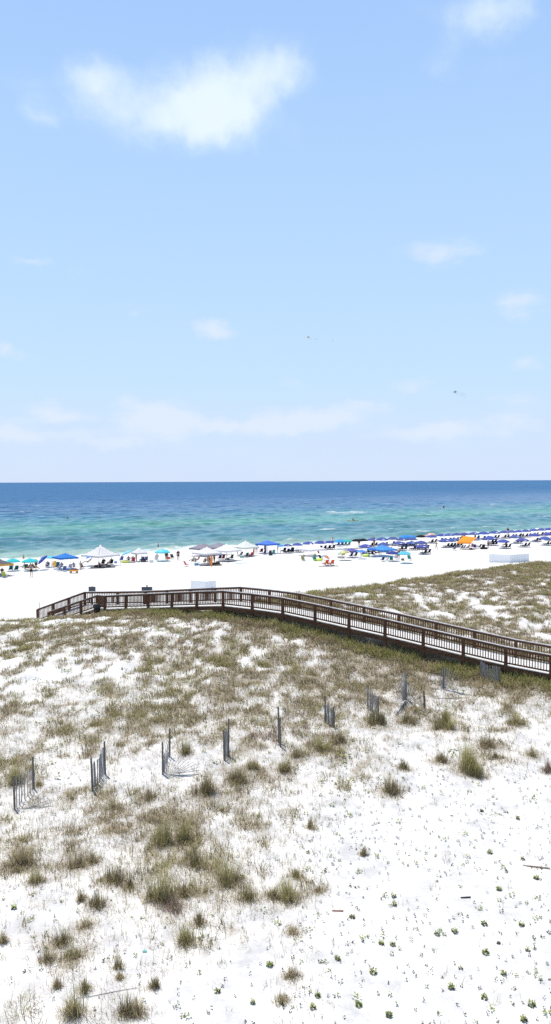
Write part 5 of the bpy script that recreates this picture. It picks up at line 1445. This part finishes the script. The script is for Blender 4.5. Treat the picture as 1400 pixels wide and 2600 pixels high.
def swimmer(px, py, label, pose='standing', z=-1.0, sk=0, top=None, sc_=1.0):
    person(0, 0, pose, random.uniform(0, 360), label, sk, 2, top, BLK, loc=sea_at(px, py)+V3(0, 0, z), scale=sc_)
swimmer(1127, 1291, 'distant paddler kneeling on a white board far offshore', 'sitting_low', .15, 1, (.1, .07, .07), 1.5)
def sup():
    p = sea_at(1127, 1291)+V3(0, 0, .06); m = MB(); v = []; f = []; n = 12
    for i in range(n+1):
        u = i/n*2-1; w = .42*(1-abs(u)**2.5)**.6+.01; v += [(u*1.9, -w, 0), (u*1.9, w, 0), (u*1.9, w*.9, .12), (u*1.9, -w*.9, .12)]
    for i in range(n):
        o = i*4
        for k in range(4): f.append((o+k, o+(k+1) % 4, o+4+(k+1) % 4, o+4+k))
    m.add(v, f); t = thing('paddle_board', 'white paddle board under the distant paddler', 'paddle board', p, R(-8))
    ob('deck', m.mesh('deck', plastic((.8, .8, .78)), True), t); m = MB(); m.bar((-1.5, 0, -.02), (-1.6, 0, -.25), .02, .14); ob('fin', m.mesh('fin', plastic((.2, .2, .2))), t)
sup()
swimmer(172, 1318, 'swimmer in a white shirt far out in the green water at left', 'standing', -1.0, 3, WHT, 1.25)
swimmer(402, 1388, 'swimmer with pink skin standing in the breaking wave', 'standing', -.8, 3, None)
swimmer(60, 1421, 'swimmer standing in the shallows left of the second teal umbrella', 'standing', -.7, 3, None)
swimmer(158, 1425, 'person in white wading behind the medium blue canopy', 'standing', -.6, 3, WHT)

def kite(px, py, dist, cols, span, tails, label, rz):
    p = CAM+ray(px, py)*dist
    t = thing('kite', label, 'kite', p, R(rz))
    s = span/2
    for sx in (-1, 1):
        m = MB(); m.add([(0, -.05, s*.75), (sx*s, .15, -s*.15), (0, 0, -s*.55)], [(0, 1, 2)]); ob('sail', m.mesh('sail', fabric(cols[0 if sx < 0 else 1], .3)), t)
    m = MB(); m.tube((0, 0, s*.75), (0, 0, -s*.6), .012, n=5); m.tube((-s, .15, -s*.15), (s, .15, -s*.15), .012, n=5); ob('spar', m.mesh('spar', metal((.1, .1, .1))), t)
    for k, (L, dz) in enumerate(tails):
        m = MB(); n = 14; v = []
        for i in range(n+1):
            u = i/n; x = u*L; z = -s*.5+dz-u*L*.36+.10*math.sin(u*9+k); v += [(x, .05*math.sin(u*7), z-.035), (x, .05*math.sin(u*7+1), z+.035)]
        m.add(v, [(2*i, 2*i+1, 2*i+3, 2*i+2) for i in range(n)]); ob('tail', m.mesh('tail', fabric(cols[2], .3)), t)
kite(783, 856, 175, [(.8, .5, .3), (.35, .35, .4), (.7, .6, .55)], .72, [(.9, 0)], 'small orange and dark kite flying above the middle of the sea', 10)
kite(1156, 995, 165, [(.25, .32, .36), (.32, .40, .36), (.6, .55, .65)], .8, [(2.3, .35), (2.1, -.15)], 'small dark kite with two long tails flying at the right', -8)
for (px, py, lab) in [(803, 862, 'tiny gull nearest the orange kite'), (845, 865, 'tiny gull farther right of the orange kite')]:
    p = CAM+ray(px, py)*190
    t = thing('gull', lab, 'bird', p, R(30)); m = MB(); m.lathe([(0, -.2), (.05, -.1), (.06, .05), (.03, .2), (0, .24)], 8)
    ob('body', m.mesh('body', cloth((.45, .45, .47)), True), t, None, (R(85), 0, 0))
    for s in (-1, 1): m = MB(); m.add([(0, .07, 0), (s*.25, .1, .1), (s*.52, -.02, .04), (s*.25, -.06, .08), (0, -.07, 0)], [(0, 1, 3, 4), (1, 2, 3)]); ob('wing', m.mesh('wing', cloth((.4, .4, .43))), t)

# ------------------------------------------------------------------ sun and sky
SUN_EL, SUN_AZ = 73.0, -38.0            # azimuth from +Y, clockwise positive: the sun stands over the sea, to the left
sd = Vector((math.sin(R(SUN_AZ))*math.cos(R(SUN_EL)), math.cos(R(SUN_AZ))*math.cos(R(SUN_EL)), math.sin(R(SUN_EL))))
sl = bpy.data.lights.new('sun', 'SUN'); sl.energy = 4.6; sl.angle = R(.5); sl.color = (1, .955, .88)
so = bpy.data.objects.new('sun', sl); col.objects.link(so); so.rotation_euler = sd.to_track_quat('Z', 'Y').to_euler(); so.location = (0, 0, 60)
w = bpy.data.worlds.new('World'); sc.world = w; w.use_nodes = True
nt = w.node_tree; N = nt.nodes; L = nt.links; N.clear()
out = N.new('ShaderNodeOutputWorld'); bg = N.new('ShaderNodeBackground'); L.new(bg.outputs[0], out.inputs[0])
sky = N.new('ShaderNodeTexSky'); sky.sky_type = 'NISHITA'; sky.sun_disc = False; sky.sun_elevation = R(SUN_EL); sky.sun_rotation = R(SUN_AZ); sky.altitude = 0; sky.air_density = 1.0; sky.dust_density = .6; sky.ozone_density = 1.0
bg.inputs['Strength'].default_value = .1
def wm(op, a, b=None, c=None, clamp=False):
    n = N.new('ShaderNodeMath'); n.operation = op; n.use_clamp = clamp
    for i, v in enumerate((a, b, c)):
        if v is None: continue
        if isinstance(v, (int, float)): n.inputs[i].default_value = v
        else: L.new(v, n.inputs[i])
    return n.outputs[0]
tc = N.new('ShaderNodeTexCoord'); sep = N.new('ShaderNodeSeparateXYZ'); L.new(tc.outputs['Generated'], sep.inputs[0])
el = wm('ARCSINE', sep.outputs['Z']); az = wm('ARCTAN2', sep.outputs['X'], sep.outputs['Y'])
DEG = 57.29578
eld = wm('MULTIPLY', el, DEG); azd = wm('MULTIPLY', az, DEG)
mr = N.new('ShaderNodeMapRange'); mr.inputs['From Min'].default_value = 0; mr.inputs['From Max'].default_value = 90; L.new(eld, mr.inputs['Value'])
rp = N.new('ShaderNodeValToRGB'); cr = rp.color_ramp
def lin(c): return tuple((v/255/12.92 if v/255 < .04045 else ((v/255+.055)/1.055)**2.4) for v in c)+(1,)
SK = [(0, (214, 229, 254)), (3, (207, 229, 255)), (8, (199, 228, 255)), (15, (189, 222, 255)), (24, (179, 214, 255)), (32, (167, 204, 254)), (48, (112, 146, 196)), (90, (62, 84, 122))]
cr.elements[0].position = 0; cr.elements[0].color = lin(SK[0][1]); cr.elements[1].position = 1; cr.elements[1].color = lin(SK[-1][1])
for (a, c) in SK[1:-1]: e = cr.elements.new(a/90); e.color = lin(c)
L.new(mr.outputs[0], rp.inputs['Fac'])
tint = N.new('ShaderNodeVectorMath'); tint.operation = 'SCALE'; tint.inputs['Scale'].default_value = 10.55; L.new(rp.outputs[0], tint.inputs[0])
mix = N.new('ShaderNodeMix'); mix.data_type = 'RGBA'; mix.inputs[0].default_value = .9; L.new(sky.outputs[0], mix.inputs[6]); L.new(tint.outputs[0], mix.inputs[7])
# clouds: soft masses at fixed bearings and elevations, torn by noise
cmb = N.new('ShaderNodeCombineXYZ'); L.new(azd, cmb.inputs[0]); L.new(eld, cmb.inputs[1])
def wnoise(scale, det, rough, off=(0, 0, 0), sx=1, sy=1):
    mp = N.new('ShaderNodeMapping'); mp.inputs['Location'].default_value = off; mp.inputs['Scale'].default_value = (sx, sy, 1); L.new(cmb.outputs[0], mp.inputs['Vector'])
    n = N.new('ShaderNodeTexNoise'); n.inputs['Scale'].default_value = scale; n.inputs['Detail'].default_value = det; n.inputs['Roughness'].default_value = rough
    L.new(mp.outputs[0], n.inputs['Vector']); return n
nz = wnoise(.45, 6, .6); nz2 = wnoise(.22, 7, .62, (31, 7, 0))
wv = N.new('ShaderNodeVectorMath'); wv.operation = 'MULTIPLY_ADD'; L.new(nz.outputs['Color'], wv.inputs[0]); wv.inputs[1].default_value = (2.6, 2.2, 0); wv.inputs[2].default_value = (-1.3, -1.1, 0)
wp = N.new('ShaderNodeVectorMath'); wp.operation = 'ADD'; L.new(cmb.outputs[0], wp.inputs[0]); L.new(wv.outputs[0], wp.inputs[1])
def blob(px, py, rx, ry):
    r = ray(px, py); a = math.degrees(math.atan2(r.x, r.y)); e = math.degrees(math.asin(r.z))
    k = DEG/FPX*max(.6, math.cos(math.radians(e))**1.0)
    s = N.new('ShaderNodeVectorMath'); s.operation = 'SUBTRACT'; L.new(wp.outputs[0], s.inputs[0]); s.inputs[1].default_value = (a, e, 0)
    m = N.new('ShaderNodeVectorMath'); m.operation = 'MULTIPLY'; L.new(s.outputs[0], m.inputs[0]); m.inputs[1].default_value = (1/(1.18*rx*DEG/FPX*math.cos(math.radians(e)) / max(.5, math.cos(math.radians(e)))), 1/(1.18*ry*k), 0)
    l = N.new('ShaderNodeVectorMath'); l.operation = 'LENGTH'; L.new(m.outputs[0], l.inputs[0])
    return wm('SUBTRACT', 1.0, l.outputs['Value'], None, True)
def total(lst):
    acc = None
    for (px, py, rx, ry, am) in lst:
        b = wm('MULTIPLY', blob(px, py, rx, ry), am)
        acc = b if acc is None else wm('ADD', acc, b)
    return acc
BIGC = [(245, 225, 95, 80, .9), (320, 280, 130, 95, .9), (420, 320, 140, 80, .9), (470, 250, 140, 100, 1.0), (560, 270, 140, 115, 1.5), (610, 290, 110, 80, .8), (630, 190, 130, 85, .9), (715, 155, 85, 80, .75), (730, 200, 90, 65, .6), (110, 288, 65, 42, 1.0), (80, 210, 80, 40, .4), (230, 190, 60, 40, .5),
        (1250, 30, 100, 75, 1.1), (1190, 50, 100, 60, .5), (1135, 150, 60, 50, .55), (1060, 20, 90, 40, .3), (1270, 168, 70, 30, .35), (740, 330, 40, 50, .35), (1340, 30, 60, 40, .35)]
tot = total(BIGC)
dens = wm('ADD', tot, wm('MULTIPLY', wm('SUBTRACT', nz2.outputs['Fac'], .5), wm('MULTIPLY', wm('MINIMUM', wm('MULTIPLY', tot, 2.0), 1.0), 2.0)))
mrc = N.new('ShaderNodeMapRange'); mrc.interpolation_type = 'SMOOTHSTEP'; mrc.inputs['From Min'].default_value = .0; mrc.inputs['From Max'].default_value = 2.25; mrc.inputs['To Max'].default_value = .95; L.new(dens, mrc.inputs['Value'])
SMALL = [(540, 838, 70, 30, 1.), (20, 897, 70, 26, .8), (1120, 645, 120, 45, .9), (1330, 770, 90, 40, .8), (340, 782, 45, 20, .5), (80, 668, 60, 20, .45), (205, 692, 40, 20, .4), (1050, 982, 60, 26, .8), (1340, 925, 60, 26, .6), (315, 1000, 45, 20, .6), (110, 1030, 60, 22, .7), (140, 1062, 90, 26, 1.0),
         (380, 1050, 150, 44, 1.3), (460, 1075, 130, 36, 1.1), (800, 1060, 190, 40, 1.3), (680, 1085, 160, 30, .9), (1100, 1100, 200, 30, .9), (330, 1110, 220, 26, .8), (60, 1110, 140, 26, .8), (930, 1030, 90, 26, .6), (1320, 1070, 80, 32, .9), (20, 1085, 60, 30, .8), (740, 975, 50, 18, .5), (1130, 1075, 140, 30, .6), (580, 1085, 80, 26, .6), (250, 1130, 80, 18, .5), (1320, 1010, 90, 30, .6)]
tot2 = total(SMALL)
nz3 = wnoise(.5, 6, .6, (3, 50, 0), .5, 1.6)
dens2 = wm('ADD', tot2, wm('MULTIPLY', wm('SUBTRACT', nz3.outputs['Fac'], .52), wm('MULTIPLY', wm('MINIMUM', wm('MULTIPLY', tot2, 2.5), 1.0), 1.6)))
mrs = N.new('ShaderNodeMapRange'); mrs.interpolation_type = 'SMOOTHSTEP'; mrs.inputs['From Min'].default_value = .05; mrs.inputs['From Max'].default_value = 1.1; mrs.inputs['To Max'].default_value = .8; L.new(dens2, mrs.inputs['Value'])
# haze bank low over the sea, lilac-white
bank = N.new('ShaderNodeMapRange'); bank.interpolation_type = 'SMOOTHSTEP'; bank.inputs['From Min'].default_value = 7.5; bank.inputs['From Max'].default_value = 1.0; bank.inputs['To Max'].default_value = .85; L.new(eld, bank.inputs['Value'])
bk = wm('MULTIPLY', bank.outputs[0], wm('MULTIPLY_ADD', wnoise(.16, 5, .55, (9, 3, 0), .6, 2.2).outputs['Fac'], 2.6, -.7, True))
def layer(base, fac, c):
    m = N.new('ShaderNodeMix'); m.data_type = 'RGBA'; L.new(fac, m.inputs[0]); L.new(base, m.inputs[6]); m.inputs[7].default_value = tuple(10*x for x in lin(c)[:3])+(1,); return m.outputs[2]
cl_ = layer(mix.outputs[2], bk, (212, 229, 254)); cl_ = layer(cl_, mrs.outputs[0], (228, 239, 255)); cl_ = layer(cl_, mrc.outputs[0], (238, 252, 255))
L.new(cl_, bg.inputs['Color'])

# ------------------------------------------------------------------ render settings
sc.render.engine = 'CYCLES'
sc.view_settings.view_transform = 'Standard'; sc.view_settings.look = 'None'; sc.view_settings.exposure = 0; sc.view_settings.gamma = 1
sc.cycles.max_bounces = 6; sc.cycles.diffuse_bounces = 3; sc.cycles.glossy_bounces = 2; sc.cycles.transmission_bounces = 3; sc.cycles.transparent_max_bounces = 4
sc.cycles.use_denoising = False
sc.cycles.sample_clamp_indirect = 4
